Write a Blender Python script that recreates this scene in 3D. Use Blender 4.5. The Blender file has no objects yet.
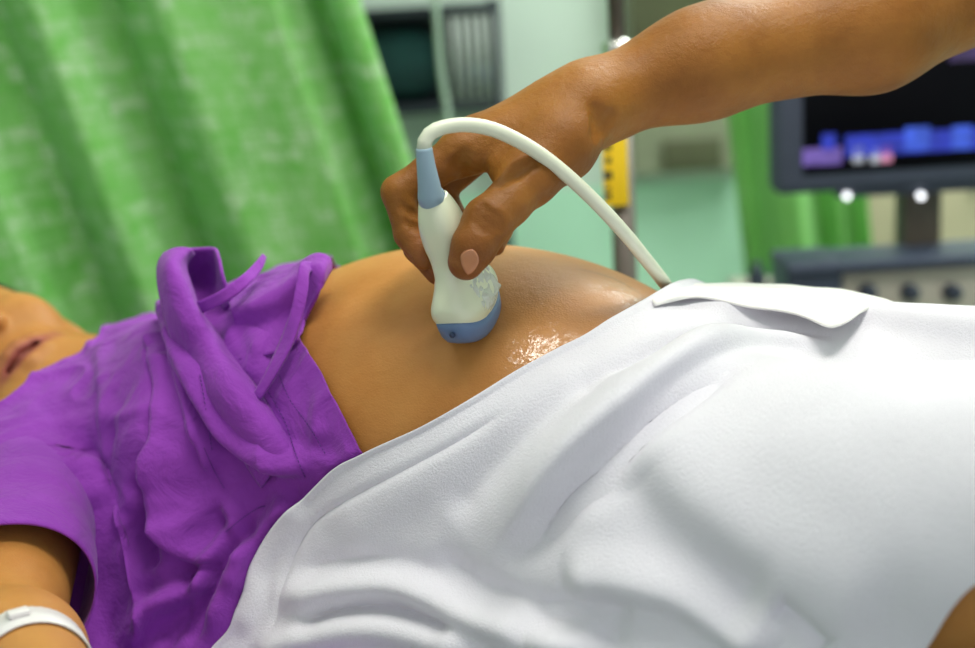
import bpy, bmesh, math, random
import numpy as np
from mathutils import Vector, Matrix

random.seed(3)
rng = np.random.default_rng(5)
SC = bpy.context.scene
COL = SC.collection
PI = math.pi
DEBUG = False

# ------------------------------------------------------------------ camera, world, lights
W_PX, H_PX, LENS = 975.0, 648.0, 50.0
FPX = W_PX * LENS / 36.0
PITCH, ROLL = math.radians(14.0), math.radians(3.5)
right0 = np.array([1.0, 0, 0])
fwd = np.array([0, math.cos(PITCH), -math.sin(PITCH)])
up0 = np.array([0, math.sin(PITCH), math.cos(PITCH)])
CR = math.cos(ROLL) * right0 - math.sin(ROLL) * up0          # camera right
CU = math.sin(ROLL) * right0 + math.cos(ROLL) * up0          # camera up
CF = fwd
PROBE_FOOT = np.array([0.0, 0.0, 1.02])


def cam_dir(px, py):
    return ((px - W_PX / 2) / FPX) * CR + ((H_PX / 2 - py) / FPX) * CU + CF


CAM = PROBE_FOOT - 1.06 * cam_dir(473, 316)


def P(px, py, d):
    """world point seen at photo pixel (px,py), d metres in front of the lens plane"""
    return CAM + d * cam_dir(px, py)


def proj(p):
    q = np.asarray(p, float) - CAM
    z = q @ CF
    return np.stack([W_PX / 2 + FPX * (q @ CR) / z, H_PX / 2 - FPX * (q @ CU) / z, z], -1)


cam_data = bpy.data.cameras.new('camera')
cam = bpy.data.objects.new('camera', cam_data)
COL.objects.link(cam)
cam.matrix_world = Matrix(((CR[0], CU[0], -CF[0], CAM[0]), (CR[1], CU[1], -CF[1], CAM[1]),
                           (CR[2], CU[2], -CF[2], CAM[2]), (0, 0, 0, 1)))
cam_data.lens = LENS
cam_data.sensor_width = 36
cam_data.clip_start = 0.05
cam_data.dof.use_dof = True
cam_data.dof.focus_distance = 1.03
cam_data.dof.aperture_fstop = 2.8
SC.camera = cam

SC.view_settings.view_transform = 'Standard'
SC.view_settings.look = 'None'
SC.view_settings.gamma = 1.0
SC.view_settings.use_curve_mapping = False
SC.view_settings.exposure = -0.07

world = bpy.data.worlds.new('world')
SC.world = world
world.use_nodes = True
world.node_tree.nodes['Background'].inputs[0].default_value = (0.93, 0.94, 1.0, 1)
world.node_tree.nodes['Background'].inputs[1].default_value = 0.92


def area(name, loc, target, sx, sy, power, col):
    l = bpy.data.lights.new(name, 'AREA')
    l.shape = 'RECTANGLE'
    l.size, l.size_y, l.energy, l.color = sx, sy, power, col
    o = bpy.data.objects.new(name, l)
    COL.objects.link(o)
    o.location = loc
    o.rotation_euler = (Vector(target) - Vector(loc)).to_track_quat('-Z', 'Y').to_euler()
    return o


area('ceiling_lamp_or_fill', (0.44, -0.18, 2.68), (0.40, -0.12, 0), 0.9, 0.42, 27, (1.0, 0.97, 0.90))
area('ceiling_lamp_or_fill', (-0.75, 0.1, 2.68), (-0.75, 0.2, 0), 1.0, 0.5, 7, (1.0, 0.98, 0.92))
area('ceiling_lamp_or_fill', (1.0, 1.70, 2.68), (1.0, 1.70, 0), 1.2, 0.5, 42, (0.97, 1.0, 0.95))
area('ceiling_lamp_or_fill', (1.65, 1.15, 2.68), (1.65, 1.3, 0), 1.0, 0.5, 30, (0.97, 1.0, 0.96))  # unseen fill light, added to brighten the back wall on the right

# ------------------------------------------------------------------ materials


def s2l(r, g, b):
    f = lambda c: (c / 255 / 12.92) if c / 255 <= 0.04045 else ((c / 255 + 0.055) / 1.055) ** 2.4
    return (f(r), f(g), f(b), 1)


class NT:
    def __init__(s, name):
        s.m = bpy.data.materials.new(name)
        s.m.use_nodes = True
        s.t = s.m.node_tree
        s.b = s.t.nodes['Principled BSDF']
        s.co = None

    def n(s, typ, **kw):
        nd = s.t.nodes.new(typ)
        for k, v in kw.items():
            setattr(nd, k, v)
        return nd

    def l(s, a, b):
        s.t.links.new(a, b)

    def coord(s, scale=(1, 1, 1)):
        tc = s.n('ShaderNodeTexCoord')
        mp = s.n('ShaderNodeMapping')
        mp.inputs['Scale'].default_value = scale
        s.l(tc.outputs['Object'], mp.inputs['Vector'])
        return mp.outputs[0]

    def noise(s, scale, detail=4, rough=0.55, vec=None, dist=0.0):
        nd = s.n('ShaderNodeTexNoise')
        nd.inputs['Scale'].default_value = scale
        nd.inputs['Detail'].default_value = detail
        nd.inputs['Roughness'].default_value = rough
        nd.inputs['Distortion'].default_value = dist
        s.l(vec if vec is not None else s.coord(), nd.inputs['Vector'])
        return nd.outputs['Fac']

    def ramp(s, fac, stops):
        r = s.n('ShaderNodeValToRGB')
        e = r.color_ramp.elements
        e[0].position, e[0].color = stops[0]
        e[1].position, e[1].color = stops[-1]
        for p, c in stops[1:-1]:
            k = e.new(p)
            k.color = c
        s.l(fac, r.inputs[0])
        return r.outputs[0]

    def mix(s, fac, a, b, blend='MIX'):
        m = s.n('ShaderNodeMix', data_type='RGBA', blend_type=blend)
        for i, v in ((0, fac), (6, a), (7, b)):
            if hasattr(v, 'is_linked'):
                s.l(v, m.inputs[i])
            else:
                m.inputs[i].default_value = v
        return m.outputs[2]

    def math(s, op, a, b=0.0):
        m = s.n('ShaderNodeMath', operation=op)
        for i, v in ((0, a), (1, b)):
            if hasattr(v, 'is_linked'):
                s.l(v, m.inputs[i])
            else:
                m.inputs[i].default_value = v
        return m.outputs[0]

    def bump(s, h, strength=0.3, dist=0.001, prev=None):
        b = s.n('ShaderNodeBump')
        b.inputs['Strength'].default_value = strength
        b.inputs['Distance'].default_value = dist
        s.l(h, b.inputs['Height'])
        if prev is not None:
            s.l(prev, b.inputs['Normal'])
        s.l(b.outputs[0], s.b.inputs['Normal'])
        return b.outputs[0]

    def base(s, c):
        if hasattr(c, 'is_linked'):
            s.l(c, s.b.inputs['Base Color'])
        else:
            s.b.inputs['Base Color'].default_value = c

    def set(s, **kw):
        for k, v in kw.items():
            s.b.inputs[k.replace('_', ' ')].default_value = v
        return s


def plain(name, col, rough=0.5, metal=0.0, var=0.12, nscale=12.0, bump=0.0, coat=0.0):
    t = NT(name)
    f = t.noise(nscale)
    d = tuple(c * (1 - var) for c in col[:3]) + (1,)
    e = tuple(min(1, c * (1 + var)) for c in col[:3]) + (1,)
    t.base(t.ramp(f, [(0.3, d), (0.7, e)]))
    t.set(Roughness=rough, Metallic=metal, Coat_Weight=coat)
    if bump:
        t.bump(t.noise(nscale * 12), bump, 0.001)
    return t.m


def skin_mat(name, light, dark, rough=0.42, fine=420.0, bmp=0.34, spec=0.24):
    t = NT(name)
    v = t.coord()
    c1 = t.ramp(t.noise(9, 5, 0.6, v), [(0.36, dark), (0.62, light)])
    red = tuple(x * y for x, y in zip(light[:3], (1.0, 0.72, 0.62))) + (1,)
    c2 = t.mix(t.math('MULTIPLY', t.noise(38, 4, 0.6, v), 0.35), c1, red)
    at = t.n('ShaderNodeAttribute', attribute_name='tint')
    c3 = t.mix(at.outputs['Fac'], c2, s2l(150, 72, 76))
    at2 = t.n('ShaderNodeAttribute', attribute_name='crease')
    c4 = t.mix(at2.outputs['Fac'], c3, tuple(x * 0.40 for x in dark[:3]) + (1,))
    t.base(c4)
    t.set(Roughness=rough, Subsurface_Weight=0.12, Subsurface_Scale=0.02, Specular_IOR_Level=spec)
    t.b.inputs['Subsurface Radius'].default_value = (1.0, 0.35, 0.15)
    # gel film where the attribute says so
    at3 = t.n('ShaderNodeAttribute', attribute_name='gel')
    drops = t.ramp(t.noise(95, 3, 0.6, v), [(0.38, (0.05, 0.05, 0.05, 1)), (0.50, (1, 1, 1, 1))])
    t.l(t.math('MULTIPLY', at3.outputs['Fac'], drops), t.b.inputs['Coat Weight'])
    t.b.inputs['Coat IOR'].default_value = 1.65
    t.b.inputs['Coat Roughness'].default_value = 0.035
    vo = t.n('ShaderNodeTexVoronoi', feature='DISTANCE_TO_EDGE')
    vo.inputs['Scale'].default_value = fine
    t.l(v, vo.inputs['Vector'])
    b1 = t.bump(vo.outputs['Distance'], 0.25, 0.0012)
    b2 = t.bump(t.noise(130, 5, 0.65, v), bmp, 0.0018, b1)
    # coat normal: lumpy gel
    bg = t.n('ShaderNodeBump')
    bg.inputs['Strength'].default_value = 0.7
    bg.inputs['Distance'].default_value = 0.0012
    t.l(t.noise(210, 3, 0.55, v), bg.inputs['Height'])
    t.l(bg.outputs[0], t.b.inputs['Coat Normal'])
    return t.m


M_PATIENT = skin_mat('patient_skin', (0.54, 0.262, 0.074, 1), (0.42, 0.182, 0.043, 1), 0.47)
M_OPERATOR = skin_mat('operator_skin', (0.31, 0.128, 0.020, 1), (0.17, 0.060, 0.007, 1), 0.48, 520, 0.62, 0.26)


def cloth_mat(name, a, b, fine, bump, rough=0.85, sheen=0.3, wr=0.0, stripes=None):
    t = NT(name)
    v = t.coord()
    t.base(t.ramp(t.noise(14, 4, 0.6, v), [(0.3, a), (0.7, b)]))
    t.set(Roughness=rough, Sheen_Weight=sheen, Sheen_Roughness=0.5, Specular_IOR_Level=0.2)
    h = t.noise(fine, 3, 0.7, v)
    n1 = t.bump(h, bump, 0.002)
    if wr:
        n1 = t.bump(t.noise(26, 5, 0.6, v, 0.6), wr, 0.012, n1)
    return t.m


M_GOWN = cloth_mat('purple_cotton', s2l(130, 52, 160), s2l(146, 62, 176), 900, 0.15, 0.78, 0.12, 0.45)
M_SEAM = plain('purple_stitching', s2l(84, 30, 122), 0.8)
M_TOWEL = cloth_mat('white_terry', (0.725, 0.715, 0.775, 1), (0.78, 0.77, 0.83, 1), 560, 0.5, 0.95, 0.1, 0.0)
M_LINEN = cloth_mat('white_linen', (0.82, 0.81, 0.78, 1), (0.86, 0.85, 0.83, 1), 900, 0.1, 0.8, 0.1)

# ------------------------------------------------------------------ object helpers


def mesh_obj(name, verts, faces, mat, parent=None, smooth=True, attrs=None):
    me = bpy.data.meshes.new(name)
    me.from_pydata([tuple(map(float, v)) for v in verts], [], [tuple(map(int, f)) for f in faces])
    me.update()
    bm = bmesh.new()
    bm.from_mesh(me)
    bmesh.ops.recalc_face_normals(bm, faces=bm.faces)
    bm.to_mesh(me)
    bm.free()
    if smooth:
        me.polygons.foreach_set('use_smooth', [True] * len(me.polygons))
    if mat:
        me.materials.append(mat)
    for k, arr in (attrs or {}).items():
        a = me.attributes.new(k, 'FLOAT', 'POINT')
        a.data.foreach_set('value', np.asarray(arr, np.float32))
    o = bpy.data.objects.new(name, me)
    COL.objects.link(o)
    if parent:
        adopt(o, parent)
    return o


def adopt(o, parent):
    o.parent = parent
    o.matrix_parent_inverse = Matrix.Translation(parent.location).inverted() if parent.type == 'EMPTY' and \
        tuple(parent.rotation_euler) == (0, 0, 0) else parent.matrix_basis.inverted()


def tag(o, label=None, cat=None, group=None, kind=None):
    for k, v in (('label', label), ('category', cat), ('group', group), ('kind', kind)):
        if v:
            o[k] = v
    return o


def empty(name, loc, label, cat, group=None):
    o = bpy.data.objects.new(name, None)
    o.location = tuple(map(float, loc))
    o.empty_display_size = 0.05
    COL.objects.link(o)
    return tag(o, label, cat, group)


class MB:
    """collects shapes for ONE mesh"""

    def __init__(s):
        s.v, s.f = [], []

    def add(s, v, f):
        o = len(s.v)
        s.v += [tuple(map(float, p)) for p in v]
        s.f += [tuple(i + o for i in q) for q in f]
        return s

    def box(s, c, size, rz=0.0, bev=0.0, rot=None):
        bm = bmesh.new()
        bmesh.ops.create_cube(bm, size=1)
        bmesh.ops.scale(bm, vec=size, verts=bm.verts)
        if bev:
            bmesh.ops.bevel(bm, geom=list(bm.edges), offset=bev, segments=3, affect='EDGES', profile=0.5)
        m = rot if rot is not None else Matrix.Rotation(rz, 3, 'Z')
        bm.verts.index_update()
        v = [tuple(m @ p.co + Vector(c)) for p in bm.verts]
        f = [tuple(q.index for q in fc.verts) for fc in bm.faces]
        bm.free()
        return s.add(v, f)

    def tube(s, pts, r, n=12, caps=True):
        pts = np.asarray(pts, float)
        rr = np.full(len(pts), r) if np.isscalar(r) else np.asarray(r, float)
        tang = np.gradient(pts, axis=0)
        tang /= np.linalg.norm(tang, axis=1)[:, None] + 1e-12
        ref = np.array([0, 0, 1.0]) if abs(tang[0][2]) < 0.9 else np.array([1.0, 0, 0])
        x = np.cross(tang[0], ref)
        x /= np.linalg.norm(x)
        V = []
        for p, t, ri in zip(pts, tang, rr):
            x = x - t * (x @ t)
            x /= np.linalg.norm(x)
            y = np.cross(t, x)
            for k in range(n):
                a = 2 * PI * k / n
                V.append(p + ri * (math.cos(a) * x + math.sin(a) * y))
        F = []
        for i in range(len(pts) - 1):
            for k in range(n):
                F.append((i * n + k, i * n + (k + 1) % n, (i + 1) * n + (k + 1) % n, (i + 1) * n + k))
        if caps:
            F.append(tuple(range(n))[::-1])
            F.append(tuple((len(pts) - 1) * n + k for k in range(n)))
        return s.add(V, F)

    def lathe(s, base, prof, n=24, axis=(0, 0, 1)):
        ax = np.asarray(axis, float)
        ax /= np.linalg.norm(ax)
        ref = np.array([1.0, 0, 0]) if abs(ax[0]) < 0.9 else np.array([0, 1.0, 0])
        x = np.cross(ax, ref)
        x /= np.linalg.norm(x)
        y = np.cross(ax, x)
        V, F = [], []
        for r, z in prof:
            for k in range(n):
                a = 2 * PI * k / n
                V.append(np.asarray(base) + z * ax + r * (math.cos(a) * x + math.sin(a) * y))
        for i in range(len(prof) - 1):
            for k in range(n):
                F.append((i * n + k, i * n + (k + 1) % n, (i + 1) * n + (k + 1) % n, (i + 1) * n + k))
        F.append(tuple(range(n))[::-1])
        F.append(tuple((len(prof) - 1) * n + k for k in range(n)))
        return s.add(V, F)

    def build(s, name, mat, parent=None, smooth=False):
        o = mesh_obj(name, s.v, s.f, mat, parent, smooth=True)
        if not smooth:
            m = o.modifiers.new('split', 'EDGE_SPLIT')
            m.split_angle = math.radians(35)
        return o


def crom(pts, n):
    """Catmull-Rom resample of a control polyline to n points"""
    p = np.asarray(pts, float)
    if len(p) == 2:
        t = np.linspace(0, 1, n)[:, None]
        return p[0] * (1 - t) + p[1] * t
    q = np.vstack([2 * p[0] - p[1], p, 2 * p[-1] - p[-2]])
    d = np.linalg.norm(np.diff(p, axis=0), axis=1)
    cum = np.concatenate([[0], np.cumsum(d)])
    ts = np.linspace(0, cum[-1], n)
    i = np.clip(np.searchsorted(cum, ts, side='right') - 1, 0, len(d) - 1)
    f = ((ts - cum[i]) / np.maximum(d[i], 1e-9))[:, None]
    a, b, c, e = q[i], q[i + 1], q[i + 2], q[i + 3]
    return 0.5 * (2 * b + (c - a) * f + (2 * a - 5 * b + 4 * c - e) * f ** 2 + (3 * b - a - 3 * c + e) * f ** 3)


def grid_faces(nr, nc, wrap=False):
    F = []
    for i in range(nr - 1):
        for j in range(nc if wrap else nc - 1):
            F.append((i * nc + j, i * nc + (j + 1) % nc, (i + 1) * nc + (j + 1) % nc, (i + 1) * nc + j))
    return F


# ------------------------------------------------------------------ signed distance modelling


def ell(c, r, rot=None):
    c, r = np.asarray(c, float), np.asarray(r, float)

    def f(p):
        q = p - c
        if rot is not None:
            q = q @ rot.T
        k0 = np.linalg.norm(q / r, axis=-1)
        k1 = np.linalg.norm(q / (r * r), axis=-1) + 1e-9
        return k0 * (k0 - 1) / k1
    f.lo, f.hi = c - r.max(), c + r.max()
    return f


def cap(a, b, ra, rb):
    a, b = np.asarray(a, float), np.asarray(b, float)
    ab = b - a
    L2 = ab @ ab + 1e-12

    def f(p):
        t = np.clip(((p - a) @ ab) / L2, 0, 1)
        return np.linalg.norm(p - a - t[..., None] * ab, axis=-1) - (ra + t * (rb - ra))
    R = max(ra, rb)
    f.lo, f.hi = np.minimum(a, b) - R, np.maximum(a, b) + R
    return f


def smin(a, b, k):
    h = np.maximum(k - np.abs(a - b), 0) / k
    return np.minimum(a, b) - h * h * k * 0.25


def smax(a, b, k):
    return -smin(-a, -b, k)


def eval_ops(ops, p):
    d = None
    for op, f, k in ops:
        v = f(p)
        if d is None:
            d = v
        elif op == 'add':
            d = smin(d, v, k)
        else:
            d = smax(d, -v, k)
    return d


def sdf_grid(ops, xs, ys, zs):
    D = np.full((len(xs), len(ys), len(zs)), 0.5, np.float32)
    ax = (xs, ys, zs)
    for op, f, k in ops:
        m = k + 0.02
        sl = []
        for i in range(3):
            a = np.searchsorted(ax[i], f.lo[i] - m)
            b = np.searchsorted(ax[i], f.hi[i] + m)
            sl.append(slice(max(a - 1, 0), min(b + 1, len(ax[i]))))
        if any(s.stop <= s.start for s in sl):
            continue
        X = np.stack(np.meshgrid(xs[sl[0]], ys[sl[1]], zs[sl[2]], indexing='ij'), -1)
        v = f(X)
        cur = D[tuple(sl)]
        D[tuple(sl)] = smin(cur, v, k) if op == 'add' else smax(cur, -v, k)
    return D


def surface_nets(D, xs, ys, zs, smooth=4):
    D = D.astype(np.float64)
    s = D < 0
    nx, ny, nz = D.shape
    c = np.zeros((nx - 1, ny - 1, nz - 1), np.int8)
    for dx in (0, 1):
        for dy in (0, 1):
            for dz in (0, 1):
                c += s[dx:nx - 1 + dx, dy:ny - 1 + dy, dz:nz - 1 + dz]
    act = (c > 0) & (c < 8)
    idx = np.full(act.shape, -1, np.int64)
    I = np.argwhere(act)
    idx[act] = np.arange(len(I))
    acc = np.zeros((len(I), 3))
    cnt = np.zeros(len(I))
    corners = [(a, b, cc) for a in (0, 1) for b in (0, 1) for cc in (0, 1)]
    for ca in corners:
        for axi in range(3):
            if ca[axi] == 1:
                continue
            cb = list(ca)
            cb[axi] = 1
            da = D[I[:, 0] + ca[0], I[:, 1] + ca[1], I[:, 2] + ca[2]]
            db = D[I[:, 0] + cb[0], I[:, 1] + cb[1], I[:, 2] + cb[2]]
            m = (da < 0) != (db < 0)
            t = da / np.where(np.abs(da - db) < 1e-12, 1, da - db)
            p = np.tile(np.array(ca, float), (len(I), 1))
            p[:, axi] = t
            acc[m] += p[m]
            cnt[m] += 1
    loc = acc / np.maximum(cnt, 1)[:, None]
    V = np.empty((len(I), 3))
    for i, a in enumerate((xs, ys, zs)):
        a = np.asarray(a)
        V[:, i] = a[I[:, i]] + loc[:, i] * (a[I[:, i] + 1] - a[I[:, i]])
    F = []
    for axi in range(3):
        o1, o2 = [(1, 2), (2, 0), (0, 1)][axi]
        sl0 = [slice(None)] * 3
        sl1 = [slice(None)] * 3
        sl0[axi] = slice(0, D.shape[axi] - 1)
        sl1[axi] = slice(1, D.shape[axi])
        cr = s[tuple(sl0)] != s[tuple(sl1)]
        E = np.argwhere(cr)
        ok = (E[:, o1] > 0) & (E[:, o2] > 0) & (E[:, o1] < D.shape[o1] - 1) & (E[:, o2] < D.shape[o2] - 1)
        E = E[ok]
        inside = s[E[:, 0], E[:, 1], E[:, 2]]

        def cell(d1, d2):
            q = E.copy()
            q[:, o1] += d1
            q[:, o2] += d2
            return idx[q[:, 0], q[:, 1], q[:, 2]]
        q = np.stack([cell(-1, -1), cell(0, -1), cell(0, 0), cell(-1, 0)], -1)
        q[~inside] = q[~inside][:, ::-1]
        F.append(q)
    F = np.vstack(F)
    F = F[(F >= 0).all(1)]
    if smooth:
        e = np.vstack([F[:, [0, 1]], F[:, [1, 2]], F[:, [2, 3]], F[:, [3, 0]]])
        deg = np.bincount(e.ravel(), minlength=len(V)).astype(float)
        for it in range(smooth):
            lam = 0.5 if it % 2 == 0 else -0.52
            S = np.zeros_like(V)
            for k in range(3):
                S[:, k] = np.bincount(e[:, 0], V[e[:, 1], k], len(V)) + np.bincount(e[:, 1], V[e[:, 0], k], len(V))
            V = V + lam * (S / np.maximum(deg, 1)[:, None] - V)
    return V, F


def axis_steps(segs):
    out = [segs[0][0]]
    for a, b, st in segs:
        n = max(1, int(round((b - a) / st)))
        out += list(a + (b - a) * np.arange(1, n + 1) / n)
    return np.array(out)


def raymarch(sdf, o, d, t0=0.55, tmax=2.0, off=0.0):
    """vectorised sphere tracing; d not normalised (t counts along CF depth)"""
    o, d = np.broadcast_arrays(np.asarray(o, float), np.asarray(d, float))
    L = np.linalg.norm(d, axis=-1)
    t = np.full(d.shape[:-1], t0)
    for _ in range(110):
        v = sdf(o + t[..., None] * d) - off
        t = t + 0.75 * v / L
        t = np.minimum(t, tmax)
    return t

# ------------------------------------------------------------------ the patient: frame and solid
YAW = math.radians(29)
BU = np.array([math.cos(YAW), -math.sin(YAW), 0])      # towards her feet
BWv = np.array([math.sin(YAW), math.cos(YAW), 0])      # towards her left side (away from the lens)
BZ = np.array([0, 0, 1.0])
BO = PROBE_FOOT - 0.045 * BU + 0.105 * BWv - 0.267 * BZ
BED_Z = float(BO[2])


def B(u, w, h):
    return BO + u * BU + w * BWv + h * BZ


def to_body(p):
    q = np.asarray(p, float) - BO
    return np.stack([q @ BU, q @ BWv, q[..., 2]], -1)


def from_body(q):
    q = np.asarray(q, float)
    return BO + q[..., :1] * BU + q[..., 1:2] * BWv + q[..., 2:3] * BZ


def body_px(px, py, d):
    return to_body(P(px, py, d))


TORSO = [
    ('add', ell((0.20, 0, 0.10), (0.17, 0.185, 0.095)), 0.05),
    ('add', ell((-0.020, 0, 0.130), (0.262, 0.185, 0.168)), 0.07),
    ('add', ell((-0.31, 0, 0.100), (0.20, 0.155, 0.100)), 0.09),
    ('add', ell((-0.235, 0.085, 0.165), (0.085, 0.080, 0.050)), 0.06),
    ('add', ell((-0.235, -0.085, 0.165), (0.085, 0.080, 0.050)), 0.06),
    ('add', cap((-0.42, -0.145, 0.095), (-0.42, 0.145, 0.095), 0.062, 0.062), 0.07),
]
KNEE_R, KNEE_L = (0.60, -0.168, 0.203), (0.60, 0.11, 0.165)
LEGS = [
    ('add', cap((0.22, -0.10, 0.115), KNEE_R, 0.102, 0.080), 0.06),
    ('add', cap((0.22, 0.10, 0.125), KNEE_L, 0.098, 0.066), 0.06),
    ('add', cap(KNEE_R, (0.93, -0.12, 0.055), 0.060, 0.040), 0.04),
    ('add', cap(KNEE_L, (0.93, 0.11, 0.055), 0.060, 0.040), 0.04),
    ('add', cap((0.95, -0.12, 0.04), (0.98, -0.13, 0.20), 0.038, 0.026), 0.04),
    ('add', cap((0.95, 0.11, 0.04), (0.98, 0.12, 0.20), 0.038, 0.026), 0.04),
]


def spread(p, ops, k):
    """cloth over the body: hangs straight from the widest point, then flares out on the bed"""
    q = to_body(p)
    z = q[..., 2]
    q = np.concatenate([q[..., :2], (0.095 + 0.5 * ((z - 0.095) + np.sqrt((z - 0.095) ** 2 + 0.0006)))[..., None]], -1)
    x = np.clip(0.150 - z, 0, 0.3)
    low = np.where(x < 0.08, x * x / 0.16, x - 0.04)
    return eval_ops([(o, f, kk * k) for o, f, kk in ops], q) - 0.55 * low


_e = body_px(-2, 624, 1.00)
_s = np.array([-0.405, -0.165, 0.105])
SHOULDER = [('add', cap((-0.41, -0.15, 0.105), _s + 0.30 * (_e - _s), 0.066, 0.060), 0.03)]


def torso_cover(p):
    return spread(p, TORSO + SHOULDER, 1.5)


def towel_cover(p):
    return spread(p, TORSO + LEGS[:4], 1.15)


def bare(p):
    return eval_ops(TORSO + LEGS, to_body(p))

# ------------------------------------------------------------------ the patient: head, arms, one continuous body


def unit(v):
    v = np.asarray(v, float)
    return v / np.linalg.norm(v)


def rot_about(v, ax, a):
    ax = unit(ax)
    return v * math.cos(a) + np.cross(ax, v) * math.sin(a) + ax * (ax @ v) * (1 - math.cos(a))


# head axes in the body frame (u, w, h): c = chin-down, r = her right, n = face
hc, hr, hn = np.array([1.0, 0, 0]), np.array([0, -1.0, 0]), np.array([0, 0, 1.0])
TUCK, TURN = math.radians(22), math.radians(36)
hc, hn = math.cos(TUCK) * hc - math.sin(TUCK) * hn, math.cos(TUCK) * hn + math.sin(TUCK) * hc
hr, hn = math.cos(TURN) * hr - math.sin(TURN) * hn, math.cos(TURN) * hn + math.sin(TURN) * hr
HROT = np.stack([-hr, -hc, hn])             # rows: head x (her left), y (crown), z (face)
MOUTH_L = np.array([0, -0.068, 0.088])
HEAD_O = to_body(P(23, 359, 1.335)) - 1.13 * MOUTH_L @ HROT


HS = 1.13


def Hd(x, y, z):
    return HEAD_O + HS * np.array([x, y, z]) @ HROT


def hell(c, r):
    return ell(Hd(*c), np.array(r) * HS, HROT)


def hcap(a, b, ra, rb):
    return cap(Hd(*a), Hd(*b), ra * HS, rb * HS)


HEAD = [
    ('add', hell((0, 0.035, -0.010), (0.074, 0.090, 0.096)), 0.03),
    ('add', hell((0, -0.030, 0.022), (0.060, 0.075, 0.062)), 0.05),      # face block
    ('add', hell((0, -0.088, 0.052), (0.036, 0.028, 0.032)), 0.045),     # chin
    ('add', hcap((-0.052, -0.055, 0.0), (-0.022, -0.098, 0.048), 0.016, 0.014), 0.03),
    ('add', hcap((0.052, -0.055, 0.0), (0.022, -0.098, 0.048), 0.016, 0.014), 0.03),
    ('add', hell((-0.036, -0.020, 0.058), (0.026, 0.026, 0.024)), 0.03),  # cheeks
    ('add', hell((0.036, -0.020, 0.058), (0.026, 0.026, 0.024)), 0.03),
    ('add', hell((0, -0.066, 0.068), (0.034, 0.026, 0.020)), 0.02),      # muzzle
    ('add', hcap((0, 0.024, 0.080), (0, -0.019, 0.106), 0.009, 0.0125), 0.018),   # nose
    ('add', hell((-0.0150, -0.024, 0.094), (0.0085, 0.0075, 0.009)), 0.008),
    ('add', hell((0.0150, -0.024, 0.094), (0.0085, 0.0075, 0.009)), 0.008),
    ('sub', hcap((-0.0075, -0.034, 0.096), (-0.006, -0.023, 0.096), 0.0045, 0.003), 0.003),
    ('sub', hcap((0.0075, -0.034, 0.096), (0.006, -0.023, 0.096), 0.0045, 0.003), 0.003),
    ('sub', hell((-0.031, 0.012, 0.092), (0.017, 0.010, 0.012)), 0.015),
    ('sub', hell((0.031, 0.012, 0.092), (0.017, 0.010, 0.012)), 0.015),
    ('add', hell((-0.031, 0.010, 0.070), (0.0125, 0.0115, 0.0125)), 0.004),
    ('add', hell((0.031, 0.010, 0.070), (0.0125, 0.0115, 0.0125)), 0.004),
]
UP = [(-0.026, -0.069, 0.0780), (-0.014, -0.0625, 0.0875), (-0.004, -0.0600, 0.0915), (0.004, -0.0600, 0.0915),
      (0.014, -0.0625, 0.0875), (0.026, -0.069, 0.0780)]
LO = [(-0.025, -0.0705, 0.0775), (-0.012, -0.0785, 0.0865), (0, -0.0805, 0.0890), (0.012, -0.0785, 0.0865),
      (0.025, -0.0705, 0.0775)]
MID = [(-0.027, -0.0695, 0.0800), (-0.013, -0.0695, 0.0925), (0, -0.0700, 0.0965), (0.013, -0.0695, 0.0925),
       (0.027, -0.0695, 0.0800)]
UP, LO, MID = [[(1.22 * x, y, z - 0.25 * abs(x)) for x, y, z in L_] for L_ in (UP, LO, MID)]
for L_, r_ in ((UP, 0.0080), (LO, 0.0094)):
    for a, b in zip(L_[:-1], L_[1:]):
        HEAD.append(('add', hcap(a, b, r_ * (0.6 if abs(a[0]) > 0.02 else 1), r_ * (0.6 if abs(b[0]) > 0.02 else 1)), 0.006))
for a, b in zip(MID[:-1], MID[1:]):
    HEAD.append(('sub', hcap(a, b, 0.0028, 0.0028), 0.004))
for sx in (-1, 1):   # ears
    HEAD.append(('add', hell((sx * 0.076, -0.008, -0.012), (0.010, 0.030, 0.019)), 0.008))
    HEAD.append(('sub', hell((sx * 0.083, -0.006, -0.008), (0.006, 0.018, 0.010)), 0.006))
NECK = [('add', cap((-0.43, 0, 0.115), tuple(Hd(0, -0.055, -0.025)), 0.060, 0.056), 0.045)]


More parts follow.
